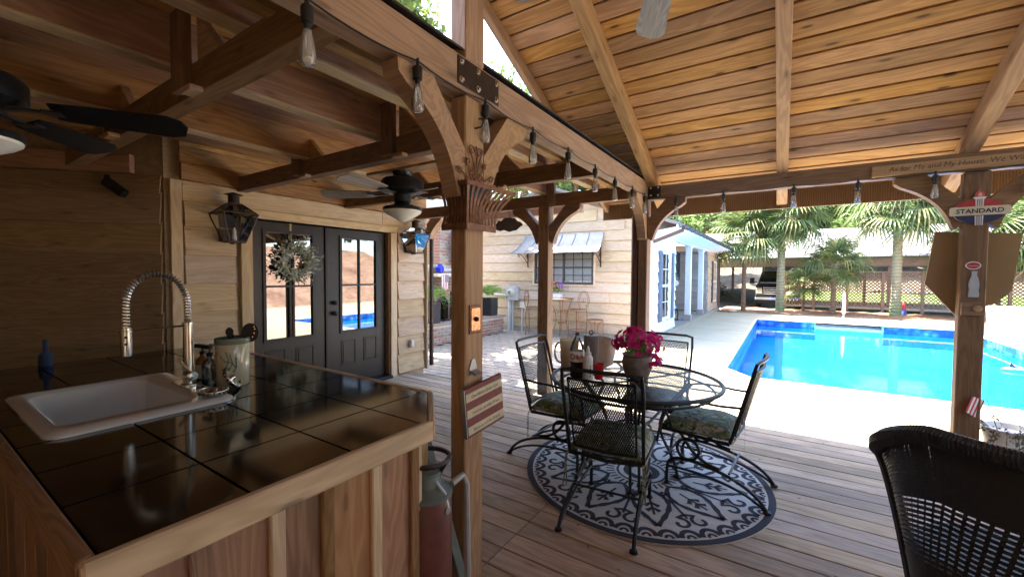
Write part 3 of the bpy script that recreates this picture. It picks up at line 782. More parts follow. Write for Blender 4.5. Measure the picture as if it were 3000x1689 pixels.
plank('end_board', (XW+.004, 4.742, 0), (XW+.004, 4.742, 2.2), .09, .03, 'cedar_trim', hs, (0, 1, 0))
# end face of the house (north)
m = MB(); m.box((-9.0, 4.60, -.1), (-4.92, 4.72, 2.9)); m.o('end_wall', 'cedar_siding', hs)
siding(hs, (-4.80, 4.722), (-8.8, 4.722), G, 2.5, (0, 1), 'cedar_siding')
m = MB(); m.tube([(-4.66, 4.80, .05), (-4.66, 4.80, 2.3)], .035, 10); m.o('downspout', 'dark_bronze', hs, True)
# angled wall at 45 degrees and the unseen walls added to close the bar corner and block light
m = MB(); q = [V((-4.76, 1.47, 0)), V((-7.2, -.97, 0)), V((-7.28, -.89, 0)), V((-4.84, 1.55, 0))]
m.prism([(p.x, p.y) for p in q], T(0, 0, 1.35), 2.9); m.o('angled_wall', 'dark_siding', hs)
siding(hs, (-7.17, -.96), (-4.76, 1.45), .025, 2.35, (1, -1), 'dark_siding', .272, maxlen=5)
plank('wall_ledger', (-7.0, -.87, 2.45), (-4.85, 1.27, 2.45), .07, .16, 'red_timber', hs)
m = MB(); m.box((-7.3, -2.85, -.1), (3.9, -2.66, 3.6)); m.o('unseen_back_wall', 'dark_siding', hs)  # added out of view, keeps south light off the posts and bar
box('unseen_side_wall', (-7.42, -2.84, -.1), (-7.31, -.9, 2.75), 'dark_siding', hs, 0); box('unseen_side_wall', (3.72, -2.655, -.1), (3.84, 1.40, 2.30), 'dark_siding', hs, 0)  # second one is added out of view to cut south-east light
# roof over this part
m = MB(); m.add([(-4.4, -3, 2.765), (-9.5, -3, 4.2), (-9.5, 5.0, 4.2), (-4.4, 5.0, 2.765), (-4.4, -3, 2.82), (-9.5, -3, 4.26), (-9.5, 5.0, 4.26), (-4.4, 5.0, 2.82)],
    [(0, 1, 2, 3), (4, 7, 6, 5), (0, 4, 5, 1), (1, 5, 6, 2), (2, 6, 7, 3), (3, 7, 4, 0)]); m.o('roof', 'shingle', hs)
# doors
def door(y0, y1, gy0, gy1, hinge, knob_y):
    zt, zb = 2.06, .045; X0, X1 = -4.845, -4.80
    m = MB()
    m.box((X0, y0, zb), (X1, gy0, zt)); m.box((X0, gy1, zb), (X1, y1, zt)); m.box((X0, gy0, 1.955), (X1, gy1, zt)); m.box((X0, gy0, zb), (X1, gy1, .735))
    d = m.o('door', 'black_door', hs)
    mid = (gy0+gy1)/2
    fr = MB()
    for a in ((gy0-.022, .715, gy0+.010, 1.977), (gy1-.010, .715, gy1+.022, 1.977)): fr.box((X1-.01, a[0], a[1]), (X1+.016, a[2], a[3]))
    fr.box((X1-.01, gy0+.011, .715), (X1+.015, gy1-.011, .748)); fr.box((X1-.01, gy0+.011, 1.945), (X1+.015, gy1-.011, 1.977)); fr.o('glass_frame', 'black_metal', d)
    g = MB(); g.box((X1-.012, mid-.011, .749), (X1+.010, mid+.011, 1.944)); g.o('glazing_bar', 'black_metal', d)
    for ya, yb in ((gy0+.011, mid-.0115), (mid+.0115, gy1-.011)):
        g = MB(); g.box((X1-.012, ya, 1.33), (X1+.010, yb, 1.352)); g.o('glazing_bar', 'black_metal', d)
        for za, zb2 in ((.748, 1.33), (1.352, 1.945)):
            g = MB(); g.box((X1-.016, ya, za), (X1-.010, yb, zb2)); g.o('pane', 'door_glass', d)
    for ya, yb in ((gy0-.005, mid-.06), (mid+.06, gy1+.005)):
        p = MB(); p.box((X1+.0005, ya, .30), (X1+.008, ya+.016, .62)); p.box((X1+.0005, yb-.016, .30), (X1+.008, yb, .62)); p.box((X1+.0005, ya+.017, .30), (X1+.008, yb-.017, .316)); p.box((X1+.0005, ya+.017, .604), (X1+.008, yb-.017, .62))
        p.o('moulding', 'black_metal', d)
        box('panel', (X1+.001, ya+.03, .33), (X1+.007, yb-.03, .59), 'black_door', d, .003)
    if knob_y:
        for z, r in ((.985, .030), (1.118, .028)):
            k = MB(); k.lathe([(r*1.15, 0), (r*1.1, .008), (r*.5, .012), (r*.5, .035), (r, .042), (r*.95, .06), (r*.4, .068)], (X1, knob_y, z), 14, Matrix.Rotation(R_(90), 4, 'Y')); k.o('knob' if z < 1 else 'deadbolt', 'black_metal', d, True)
    return d
door(2.206, 3.066, 2.352, 2.912, 0, None)
door(3.110, 4.012, 3.296, 3.848, 1, 3.19)
plank('astragal', (-4.815, 3.088, .045), (-4.815, 3.088, 2.06), .07, .04, 'black_metal', hs, (0, 1, 0))
# dim room behind the glass
m = MB(); m.add([(-4.86, 2.1, 0), (-4.86, 4.1, 0), (-8.5, 4.1, 0), (-8.5, 2.1, 0), (-4.86, 2.1, 2.4), (-4.86, 4.1, 2.4), (-8.5, 4.1, 2.4), (-8.5, 2.1, 2.4)], [(0, 1, 2, 3), (7, 6, 5, 4), (1, 5, 6, 2), (2, 6, 7, 3), (3, 7, 4, 0)]); m.o('room', 'grey_siding', hs)
# wreath
wr = thing('wreath', 'round wreath of silvery green leaves hanging on the glass of the left door', 'wreath', (-4.77, 2.68, 1.63))
rnd = random.Random(3); m = MB()
for i in range(820):
    a = rnd.uniform(0, 2*math.pi); rr = rnd.gauss(.18, .045); h = rnd.gauss(0, .025)
    c = V((-4.745+abs(h)*1.2, 2.68+rr*math.cos(a), 1.63+rr*math.sin(a)))
    d = V((rnd.uniform(-.3, .8), math.cos(a+rnd.uniform(-1, 1)), math.sin(a+rnd.uniform(-1, 1)))).normalized(); s = d.orthogonal().normalized(); s = Matrix.Rotation(rnd.uniform(0, 6.28), 3, d) @ s
    L = rnd.uniform(.035, .068); wd = L*.42
    m.add([c-d*L/2, c+s*wd/2, c+d*L/2, c-s*wd/2], [(0, 1, 2, 3)])
m.o('foliage', 'wreath_m', wr)
m = MB(); m.tube(arc((-4.765, 2.68, 1.63), .16, 0, 360, 24, (0, 1, 0), (0, 0, 1))[:-1], .012, 6, True); m.o('hoop', 'bark', wr)
plank('ribbon', (-4.797, 2.645, 1.80), (-4.797, 2.645, 2.065), .004, .022, 'ribbon', wr, (0, 1, 0), 0)
# gas style lanterns
def lantern(yc, label):
    x = -4.735; L = thing('wall_lantern', label, 'lantern', (x+.03, yc, 1.78), 'lanterns beside the doors')
    box('back_plate', (x+.012, yc-.075, 1.80), (x+.028, yc+.075, 2.10), 'dark_bronze', L)
    m = MB(); cx = x+.17
    lo, hi, zb, zm, zt = .075, .155, 1.80, 2.07, 2.17
    def ring(r, z): return [(cx-r, yc-r, z), (cx+r, yc-r, z), (cx+r, yc+r, z), (cx-r, yc+r, z)]
    R0, R1, R2 = ring(lo, zb), ring(hi, zm), ring(.05, zt)
    for i in range(4):
        j = (i+1) % 4
        m.tube([R0[i], R1[i]], .006, 5); m.tube([R1[i], R1[j]], .008, 5); m.tube([R0[i], R0[j]], .008, 5); m.tube([R1[i], R2[i]], .006, 5); m.tube([R2[i], R2[j]], .006, 5)
        if i != 3:
            a = (V(R0[i])+V(R0[j]))/2; c = (V(R1[i])+V(R1[j]))/2
    m.o('frame', 'dark_bronze', L)
    for i in range(4):
        j = (i+1) % 4; g = MB(); g.add([R0[i], R0[j], R1[j], R1[i]], [(0, 1, 2, 3)]); g.o('pane', 'clear_glass', L)
        g = MB(); g.add([R1[i], R1[j], R2[j], R2[i]], [(0, 1, 2, 3)]); g.o('pane', 'clear_glass', L)
    m = MB(); m.lathe([(.05, zt), (.05, zt+.085), (.085, zt+.09), (.012, zt+.115)], (cx, yc, 0), 14); m.o('chimney_cap', 'dark_bronze', L)
    box('floor_plate', (cx-lo, yc-lo, zb-.012), (cx+lo, yc+lo, zb-.002), 'dark_bronze', L)
    m = MB(); m.lathe([(.022, zb), (.022, zb+.06), (.016, zb+.065), (.02, zb+.10), (.004, zb+.14)], (cx, yc, 0), 10); m.o('candle', 'white_plastic', L, True)
    m = MB(); m.tube([(x+.02, yc, 1.86), (x+.09, yc, 1.785), (cx, yc, 1.783)], .009, 6); m.o('bracket', 'dark_bronze', L)
lantern(1.955, 'bronze glass lantern on the wall between corner board and left door')
lantern(4.37, 'bronze glass lantern on the wall at the far end beyond the right door')
ou = thing('outdoor_outlet', 'grey covered outlet on the siding right of the doors', 'outlet', (-4.70, 4.40, .38))
box('cover', (-4.705, 4.37, .385), (-4.665, 4.44, .50), 'meter_grey', ou, .008); box('flap', (-4.664, 4.385, .395), (-4.657, 4.425, .49), 'galv', ou, .003)
# flood light under the ledger of the angled wall
fd = thing('flood_light', 'small black flood light fixed high on the angled dark wall', 'flood light', (-4.98, 1.15, 2.2))
m = MB(); m.tube([(-5.02, 1.14, 2.34), (-4.99, 1.13, 2.28)], .02, 8); m.o('bracket', 'black_metal', fd)
obj('lamp_head', boxm(.20, .07, .075, .015), 'black_metal', fd, T(-4.93, 1.17, 2.235) @ Matrix.Rotation(R_(45), 4, 'Z') @ Matrix.Rotation(R_(38), 4, 'Y'))
obj('lens', boxm(.09, .05, .01, .004), 'white_glass', fd, T(-4.935, 1.165, 2.272) @ Matrix.Rotation(R_(45), 4, 'Z') @ Matrix.Rotation(R_(38), 4, 'Y'))

# ================================================================ cottage across the patio
ct = thing('cottage', 'pale cedar cottage with white porch side and gable wall across the patio', 'cottage', (-5, 9.95, G))
YC, XE = 9.927, -2.62
GS = .35
def gable(s): x = -8.6+s; return 2.55+GS*min(max(0, (-1.95-x)), max(0, x+8.3))
m = MB()
prof = [(-8.6, G), (-5.74, G), (-5.74, 1.235), (-5.74, 2.12), (-5.74, 3.3), (-8.6, 2.5)]
m.prism([(-8.6, G), (-5.76, G), (-5.76, 3.45), (-8.6, 2.45)], basis((0, YC+.10, 0), (1, 0, 0), (0, 0, 1)), .14)
m.prism([(-4.01, G), (XE, G), (XE, 2.72), (-4.01, 3.2)], basis((0, YC+.10, 0), (1, 0, 0), (0, 0, 1)), .14)
m.prism([(-5.755, G), (-4.015, G), (-4.015, 1.23), (-5.755, 1.23)], basis((0, YC+.10, 0), (1, 0, 0), (0, 0, 1)), .14)
m.prism([(-5.755, 2.12), (-4.015, 2.12), (-4.015, 3.2), (-5.1, 3.6), (-5.755, 3.4)], basis((0, YC+.10, 0), (1, 0, 0), (0, 0, 1)), .14); m.o('gable_wall', 'cedar_siding', ct)
siding(ct, (-8.6, YC+.02), (XE, YC+.02), .03, 3.7, (0, -1), 'cedar_siding', .256, [(2.84, 4.60, 1.20, 2.14)], lambda s: 2.40+GS*min(-1.95-(-8.6+s), (-8.6+s)+8.6), maxlen=3.2)
plank('foundation', (-8.6, YC+.02, -.04), (XE+.01, YC+.02, -.04), .06, .14, 'foundation', ct)
plank('corner_board', (XE+.012, YC+.04, .03), (XE+.012, YC+.04, 2.45), .10, .04, 'white_paint', ct, (0, 1, 0))
# window with dark frame, glazing bars, blinds
wn = box('window', (-5.74, YC+.045, 1.245), (-4.03, YC+.06, 2.10), 'blind_white', ct, 0)
fr = MB()
for x0, x1 in ((-5.745, -5.69), (-4.085, -4.03), (-4.895, -4.845)): fr.box((x0, YC-.02, 1.235), (x1, YC+.03, 2.11))
for xa, xb in ((-5.69, -4.895), (-4.845, -4.085)):
    fr.box((xa, YC-.018, 1.235), (xb, YC+.03, 1.295)); fr.box((xa, YC-.018, 2.07), (xb, YC+.03, 2.11)); fr.box((xa, YC-.015, 1.655), (xb, YC+.03, 1.695))
fr.o('frame', 'window_dark', wn)
for xa, xb in ((-5.69, -4.895), (-4.845, -4.085)):
    g = MB(); g.box((xa, YC+.008, 1.295), (xb, YC+.012, 2.07)); g.o('pane', 'window_glass', wn)
    bars = MB()
    for t in (1/3, 2/3): xx = xa+(xb-xa)*t; bars.box((xx-.008, YC-.006, 1.295), (xx+.008, YC+.006, 1.655)); bars.box((xx-.008, YC-.006, 1.695), (xx+.008, YC+.006, 2.07))
    for zz in (1.475, 1.885): bars.box((xa, YC-.004, zz-.007), (xb, YC+.005, zz+.007))
    bars.o('glazing_bar', 'window_dark', wn)
bl = MB()
for i in range(26):
    zz = 1.31+i*.03; bl.bar((-5.69, YC+.030, zz), (-4.085, YC+.030, zz), .028, .002, (0, -.9, .35))
bl.o('blind', 'blind_white', wn)
for lo, hi in (((-5.80, YC-.045, 1.19), (-3.98, YC-.012, 1.234)), ((-5.80, YC-.04, 1.235), (-5.747, YC-.015, 2.15)), ((-4.028, YC-.04, 1.235), (-3.98, YC-.015, 2.15))): box('window_trim', lo, hi, 'cedar_trim', ct)
# metal awning over the window
aw = thing('window_awning', 'curved standing seam metal awning above the cottage window', 'awning', (-4.9, YC-.3, 2.1))
def awp(t): return (YC-.02-.62*(1-(1-t)**1.0)-.0, 2.54-.50*t**.75+.10*t*(1-t)*-1.6)
xs = [-6.02+i*(2.24/6) for i in range(7)]
for x0, x1 in zip(xs, xs[1:]):
    m = MB(); n = 9
    for i in range(n+1):
        t = i/n; y, z = awp(t); fl_ = .10*t
        sh = lambda x: x+(-1 if x < -4.9 else 1)*fl_*abs(x+4.9)/1.12
        m.v += [(sh(x0), y, z), (sh(x1), y, z), (sh(x0), y+.004, z-.008), (sh(x1), y+.004, z-.008)]
    for i in range(n):
        a = i*4; m.f += [(a, a+1, a+5, a+4), (a+2, a+6, a+7, a+3), (a, a+4, a+6, a+2), (a+1, a+3, a+7, a+5)]
    m.o('panel', 'galv', aw, True)
for x0 in xs:
    m = MB(); pts = []
    for i in range(10):
        t = i/9; y, z = awp(t); pts.append((x0+(-1 if x0 < -4.9 else 1)*.10*t*abs(x0+4.9)/1.12, y, z+.012))
    m.tube(pts, .012, 5); m.o('seam', 'galv', aw, True)
for x0 in (-5.95, -3.84):
    m = MB(); m.bar((x0, YC-.035, 1.68), (x0, YC-.035, 2.25), .03, .012, (0, 1, 0)); m.tube([(x0, YC-.04, 1.78), (x0, YC-.25, 1.95), (x0, YC-.46, 2.03)], .010, 5)
    m.tube(spiral((x0, YC-.50, 1.99), .055, .015, 90, 500, 18, (0, 1, 0), (0, 0, 1)), .009, 5); m.tube(spiral((x0, YC-.12, 1.98), .055, .015, 90, -320, 18, (0, 1, 0), (0, 0, 1)), .009, 5); m.o('bracket', 'dark_bronze', aw)
# east side: white wall, porch, far bay
for lo, hi in (((-2.80, 10.02, G), (XE-.02, 12.50, 2.5)), ((-2.80, 18.5, G), (XE-.02, 21.45, 2.5)), ((-8.5, 21.3, G), (-2.801, 21.45, 2.9))): box('east_wall', lo, hi, 'white_siding', ct, 0)
siding(ct, (XE-.018, 10.0), (XE-.018, 12.50), .03, 2.45, (1, 0), 'white_siding', .256, [(.93, 1.66, .33, 2.10)])
siding(ct, (XE-.018, 18.5), (XE-.018, 21.45), .03, 2.45, (1, 0), 'cedar_siding', .256)
siding(ct, (XE-.02, 18.50), (-4.2, 18.50), .03, 2.45, (0, -1), 'grey_siding', .256)
m = MB(); m.box((-4.35, 12.4, G), (-4.22, 18.55, 2.6)); m.box((-4.2, 12.38, G), (-2.82, 12.5, 2.5)); m.o('porch_wall', 'grey_siding', ct)
siding(ct, (-4.20, 12.5), (-4.20, 18.5), .03, 2.45, (1, 0), 'grey_siding', .256)
box('porch_floor', (-4.2, 12.5, -.11), (-2.55, 18.5, .0), 'foundation', ct); plank('porch_edge', (-2.54, 9.95, -.055), (-2.54, 21.4, -.055), .10, .10, 'foundation', ct)
for y in (14.70, 17.15):
    plank('porch_column', (-2.66, y, 0), (-2.66, y, 2.45), .17, .17, 'white_siding', ct, (1, 0, 0)); box('column_base', (-2.78, y-.12, 0.001), (-2.54, y+.12, .20), 'grey_siding', ct, .01)
    box('column_cap', (-2.77, y-.11, 2.36), (-2.55, y+.11, 2.449), 'white_siding', ct, .01)
plank('porch_beam', (-2.66, 12.5, 2.53), (-2.66, 18.5, 2.53), .16, .15, 'white_siding', ct)
for (ya, yb, side) in ((10.56, 12.20, 0), (19.52, 21.36, 1)):
    mid0, mid1 = ya+.36, yb-.36
    w2 = box('window', (XE-.05, mid0, .34), (XE-.02, mid1, 2.09), 'blind_white', ct, 0)
    f2 = MB()
    for y0, y1, z0, z1 in ((mid0-.03, mid0+.03, .33, 2.10), (mid1-.03, mid1+.03, .33, 2.10), (mid0+.03, mid1-.03, .33, .40), (mid0+.03, mid1-.03, 2.04, 2.10), (mid0+.03, mid1-.03, 1.19, 1.25)): f2.box((XE-.01, y0, z0), (XE+.035, y1, z1))
    f2.o('frame', 'white_paint', w2)
    for z0, z1 in ((.40, 1.19), (1.25, 2.04)):
        g = MB(); g.box((XE-.004, mid0+.03, z0), (XE, mid1-.03, z1)); g.o('pane', 'window_glass', w2)
        g = MB(); mm = (mid0+mid1)/2; g.box((XE+.002, mm-.01, z0), (XE+.014, mm+.01, z1)); g.box((XE+.002, mid0+.03, (z0+z1)/2-.01), (XE+.0135, mm-.011, (z0+z1)/2+.01)); g.box((XE+.002, mm+.011, (z0+z1)/2-.01), (XE+.0135, mid1-.03, (z0+z1)/2+.01)); g.o('glazing_bar', 'white_paint', w2)
    for y0, y1 in ((ya, mid0-.035), (mid1+.035, yb)):
        s = box('shutter', (XE+.02, y0, .32), (XE+.05, y1, 2.10), 'shutter_blue' if side == 0 else 'window_dark', ct, .004)
        for z0, z1 in ((.42, 1.15), (1.25, 2.0)): box('shutter_panel', (XE+.0505, y0+.05, z0), (XE+.060, y1-.05, z1), 'shutter_blue' if side == 0 else 'window_dark', s, .008)
dr = box('front_door', (-4.18, 15.6, .02), (-4.13, 16.6, 2.08), 'black_door', ct); dr2 = box('front_door', (-4.18, 13.0, .02), (-4.13, 14.3, 2.1), 'black_door', ct)
# roof, soffit, gutter
roofL = thing('cottage_roof', 'low grey shingled gable roof of the cottage with dark gutter', 'roof', (-5.1, 15.5, 2.6))
m = MB(); e0, e1 = (-1.98, 2.62), (-5.2, 2.62+GS*3.22)
for (xa, za), (xb, zb_) in (((-1.98, 2.60), (-5.25, 2.60+GS*3.27)), ((-8.5, 2.60), (-5.25, 2.60+GS*3.27))):
    m.add([(xa, 9.62, za), (xb, 9.62, zb_), (xb, 22.4, zb_), (xa, 22.4, za), (xa, 9.62, za+.07), (xb, 9.62, zb_+.07), (xb, 22.4, zb_+.07), (xa, 22.4, za+.07)], [(0, 3, 2, 1), (4, 5, 6, 7), (0, 1, 5, 4), (1, 2, 6, 5), (2, 3, 7, 6), (3, 0, 4, 7)])
m.o('shingle_slope', 'shingle', roofL)
m = MB(); m.add([(-2.02, 9.66, 2.56), (-2.66, 9.66, 2.46), (-2.66, 22.3, 2.46), (-2.02, 22.3, 2.56)], [(0, 1, 2, 3)]); m.o('soffit', 'white_paint', roofL)
plank('fascia', (-1.995, 9.64, 2.60), (-1.995, 22.35, 2.60), .03, .12, 'white_paint', roofL)
m = MB(); prg = [(math.cos(R_(a))*.065, math.sin(R_(a))*.065) for a in range(180, 361, 20)]+[(math.cos(R_(a))*.057, math.sin(R_(a))*.057) for a in range(360, 179, -20)]
m.prism(prg, basis((-1.91, 16.05, 2.62), (1, 0, 0), (0, 0, 1)), 12.7); m.o('gutter', 'gutter_dark', roofL, True)
yy = 9.75
while yy < 22.3:
    m = MB(); m.tube([(-1.91+.07*math.cos(R_(a)), yy, 2.62+.07*math.sin(R_(a))) for a in range(180, 361, 20)], .008, 5); m.o('gutter_strap', 'gutter_dark', roofL); yy += .62
m = MB(); m.bar((-1.90, 9.85, 2.50), (-2.56, 9.88, 2.26), .075, .06, (0, 1, 0)); m.bar((-1.90, 9.85, 2.50), (-1.90, 9.85, 2.60), .075, .06, (0, 1, 0)); m.o('downspout', 'brown_metal', roofL)
m = MB(); m.bar((-1.90, 22.0, 2.48), (-2.56, 21.7, 2.22), .075, .06, (0, 1, 0)); m.bar((-2.565, 21.7, -.05), (-2.565, 21.7, 2.24), .075, .06, (0, 1, 0)); m.o('downspout', 'brown_metal', roofL)
# porch chair and wind chime
pc = thing('porch_chair', 'black metal porch chair with a blue cushion behind the first column', 'chair', (-3.3, 14.2, 0))
m = MB()
for yy in (13.95, 14.5):
    m.tube(bez([(-2.95, yy, .02), (-2.85, yy, .35), (-3.0, yy, .62), (-3.5, yy, .62)], 8), .018, 6); m.tube([(-3.55, yy, .02), (-3.5, yy, .62), (-3.65, yy, 1.0)], .018, 6); m.tube([(-2.9, yy, .02), (-3.6, yy, .02)], .018, 6)
m.o('frame', 'black_metal', pc); box('seat_cushion', (-3.5, 13.95, .38), (-2.95, 14.5, .48), 'cushion_blue', pc, .03); obj('back_cushion', boxm(.10, .55, .62, .03), 'cushion_blue', pc, T(-3.56, 14.22, .78) @ Matrix.Rotation(R_(-12), 4, 'Y'))
wc = thing('wind_chime', 'dark wind chime hanging from the porch beam', 'wind chime', (-2.75, 13.25, 2.45))
m = MB(); m.lathe([(.13, 2.16), (.13, 2.18), (.02, 2.20)], (-2.75, 13.25, 0), 14); m.tube([(-2.75, 13.25, 2.19), (-2.75, 13.25, 2.46)], .004, 4); m.o('top_disc', 'black_metal', wc)
for i in range(6):
    a = i*1.047; m = MB(); m.tube([(-2.75+.1*math.cos(a), 13.25+.1*math.sin(a), 2.16), (-2.75+.1*math.cos(a), 13.25+.1*math.sin(a), 1.35+.08*(i % 3))], .018, 6); m.o('chime_tube', 'black_metal', wc)
m = MB(); m.lathe([(.09, 0), (.09, .012)], (-2.75, 13.25, 1.25), 12, Matrix.Rotation(R_(90), 4, 'X')); m.o('striker_disc', 'white_plastic', wc)

# ---- brick fireplace and hearth
fp = thing('brick_fireplace', 'old red brick outdoor fireplace with chimney and raised hearth', 'fireplace', (-6.9, 7.9, G))
m = MB(); m.box((-6.90, 6.35, G), (-6.47, 9.5, .33)); m.box((-7.8, 6.95, G), (-6.90, 8.95, 1.62)); m.box((-7.75, 7.5, 1.62), (-7.02, 8.6, 3.9)); m.o('core', 'mortar', fp)
bl_, bh, bd = .205, .062, .05; bm_ = boxm(bl_, bh, bd, .004); bricks = []
def bricks_on(p0, ux, uy, n, L, Hh, pitch=(.222, .0755)):
    p0, ux, uy, n = V(p0), V(ux), V(uy), V(n); r = 0; h = .004
    while h+bh < Hh+.02:
        s = -.11 if r % 2 else 0
        while s < L-.02:
            a, c = max(0, s), min(L, s+bl_)
            if c-a > .06: bricks.append((p0+ux*((a+c)/2)+uy*(h+bh/2), c-a, ux, uy, n))
            s += pitch[0]
        h += pitch[1]; r += 1
bricks_on((-6.47, 6.35, G), (0, 1, 0), (0, 0, 1), (1, 0, 0), 3.15, .36)
bricks_on((-6.90, 6.98, .36), (0, 1, 0), (0, 0, 1), (1, 0, 0), 1.95, 1.2)
bricks_on((-7.02, 7.5, 1.70), (0, 1, 0), (0, 0, 1), (1, 0, 0), 1.08, 1.25)
bricks_on((-7.75, 7.5, 1.70), (1, 0, 0), (0, 0, 1), (0, -1, 0), .73, 1.25)
bricks_on((-7.8, 6.95, G), (1, 0, 0), (0, 0, 1), (0, -1, 0), .90, 1.6)
bricks = [q for q in bricks]
rest = MB(); cnt = 0
def vis_brick(q):
    p = q[0]; return p.z < 3.0
for i, (c, L, ux, uy, n) in enumerate(sorted(bricks, key=lambda q: (q[0].x*-1, q[0].z > 2.6, abs(q[0].y-7.6)))):
    M = basis(c+n*(-.012+random.uniform(0, .006)), ux, uy)
    if i < 300: obj('brick', bm_ if abs(L-bl_) < .01 else boxm(round(L, 2), bh, bd, .004), 'brick', fp, M)
    else: rest.add([M @ V((x*L/2, y*bh/2, z*bd/2)) for x in (-1, 1) for y in (-1, 1) for z in (-1, 1)], [(0, 1, 3, 2), (4, 6, 7, 5), (0, 4, 5, 1), (2, 3, 7, 6), (0, 2, 6, 4), (1, 5, 7, 3)])
rest.o('brickwork', 'brick', fp, kind='stuff')
box('hearth_cap', (-6.92, 6.33, .331), (-6.43, 9.52, .375), 'brick', fp, .01)
box('shoulder_stone', (-7.85, 6.90, 1.622), (-6.86, 7.49, 1.70), 'stone_cap', fp, .01)
box('mantel', (-6.89, 7.0, 1.42), (-6.62, 8.9, 1.50), 'stone_cap', fp, .012)
m = MB(); m.box((-6.93, 7.75, .37), (-6.865, 8.65, 1.05)); m.o('firebox', 'ink', fp)
def planter(y, label, seed):
    t = thing('planter_box', label, 'planter', (-6.68, y, .376), 'black fern planters on the hearth')
    m = MB(); m.prism([(-.15, 0), (.15, 0), (.17, .48), (-.17, .48)], basis((-6.68, y, .376), (0, 1, 0), (0, 0, 1)), .30); m.o('pot', 'planter_black', t)
    rnd = random.Random(seed); m = MB()
    for i in range(58):
        a = rnd.uniform(0, 6.28); L = rnd.uniform(.28, .48); up = rnd.uniform(.25, .55)
        d = V((math.cos(a), math.sin(a), 0)); base = V((-6.68, y, .85))+d*.05
        pts = bez([base, base+d*L*.3+V((0, 0, up)), base+d*L*.8+V((0, 0, up*.7)), base+d*L+V((0, 0, up*.15-rnd.uniform(0, .18)))], 9)
        sd_ = d.cross(V((0, 0, 1)))
        for k in range(1, 10):
            p = pts[k]; t_ = (pts[k]-pts[k-1]).normalized(); wd = .055*math.sin(math.pi*min(1, k/9.5+.08))+.008
            for sg in (-1, 1): m.add([p, p+t_*.012+sd_*sg*wd*.5+V((0, 0, .008)), p+sd_*sg*wd+t_*.02-V((0, 0, .006)), p-t_*.014+sd_*sg*wd*.45], [(0, 1, 2, 3)])
    m.o('fern', 'fern_leaf', t)
planter(6.86, 'black tapered planter of green fern on the hearth beside the house end', 11)
planter(9.12, 'black tapered planter of green fern on the hearth beside the cottage wall', 12)
va = thing('glass_vase', 'round cobalt blue glass vase on the fireplace mantel', 'vase', (-6.74, 7.22, 1.501))
m = MB(); m.lathe([(.04, 0), (.085, .03), (.10, .10), (.085, .17), (.05, .2), (.06, .215)], (-6.74, 7.22, 1.501), 18); m.o('body', 'blue_glass', va, True)
for i, yy in enumerate((7.24, 7.56)):
    t = thing('flag_stocking', 'red and white striped stocking hanging from the mantel ' + ('below the blue vase' if i == 0 else 'beside the lantern'), 'stocking', (-6.61, yy, 1.2), 'striped stockings on the mantel')
    for k in range(7):
        m = MB(); m.prism([(k*.028, 0), (k*.028+.028, 0), (k*.028+.028+.01, -.36+.015*abs(k-3)), (k*.028+.01, -.36+.015*abs(k-3.5))], basis((-6.605, yy-.1, 1.46), (0, 1, 0), (0, 0, 1)), .02); m.o('stripe', 'flag_red' if k % 2 else 'flag_white', t)
    box('cuff', (-6.60, yy+.02, 1.30), (-6.585, yy+.13, 1.47), 'cap_grey', t)
lt = thing('floor_lantern', 'black metal lantern standing on the hearth behind the fern', 'lantern', (-6.8, 7.42, .376))
m = MB()
for dx in (-.09, .09):
    for dy in (-.09, .09): m.tube([(-6.8+dx, 7.42+dy, .376), (-6.8+dx, 7.42+dy, .82)], .010, 5)
m.box((-6.91, 7.31, .376), (-6.69, 7.53, .40)); m.lathe([(.15, .82), (.15, .84), (.05, .93), (.03, .96)], (-6.8, 7.42, 0), 4); m.tube(arc((-6.8, 7.42, .98), .06, -30, 210, 10, (0, 1, 0), (0, 0, 1)), .008, 5); m.o('frame', 'black_metal', lt)
m = MB(); m.box((-6.87, 7.34, .42), (-6.73, 7.50, .81)); m.o('glass', 'clear_glass', lt)
sb = thing('snowboard_decor', 'long pale surfboard shaped board leaning on the chimney above the mantel', 'board', (-6.70, 8.05, 1.501))
m = MB(); m.prism([(.19*math.cos(R_(a)), .55+.55*math.sin(R_(a))) for a in range(0, 360, 15)], basis((-6.72, 7.98, 1.51), (0, 1, 0), (-.12, 0, 1)), .03); m.o('board', 'white_plastic', sb)
m = MB(); m.box((-6.775, 7.72, 2.0), (-6.765, 7.80, 2.48)); m.o('ribbon_blue', 'flag_blue', sb)
m = MB(); m.box((-6.765, 7.735, 1.98), (-6.755, 7.785, 2.22)); m.o('ribbon_red', 'flag_red', sb)
fl2 = thing('white_bench', 'low white slatted shelf in front of the firebox', 'shelf', (-6.66, 8.2, .376))
for i in range(4): box('slat', (-6.78, 7.75, .40+i*.12), (-6.60, 8.5, .43+i*.12), 'white_paint', fl2)
for yy in (7.72, 8.5): box('side', (-6.80, yy, .376), (-6.58, yy+.03, .86), 'white_paint', fl2)
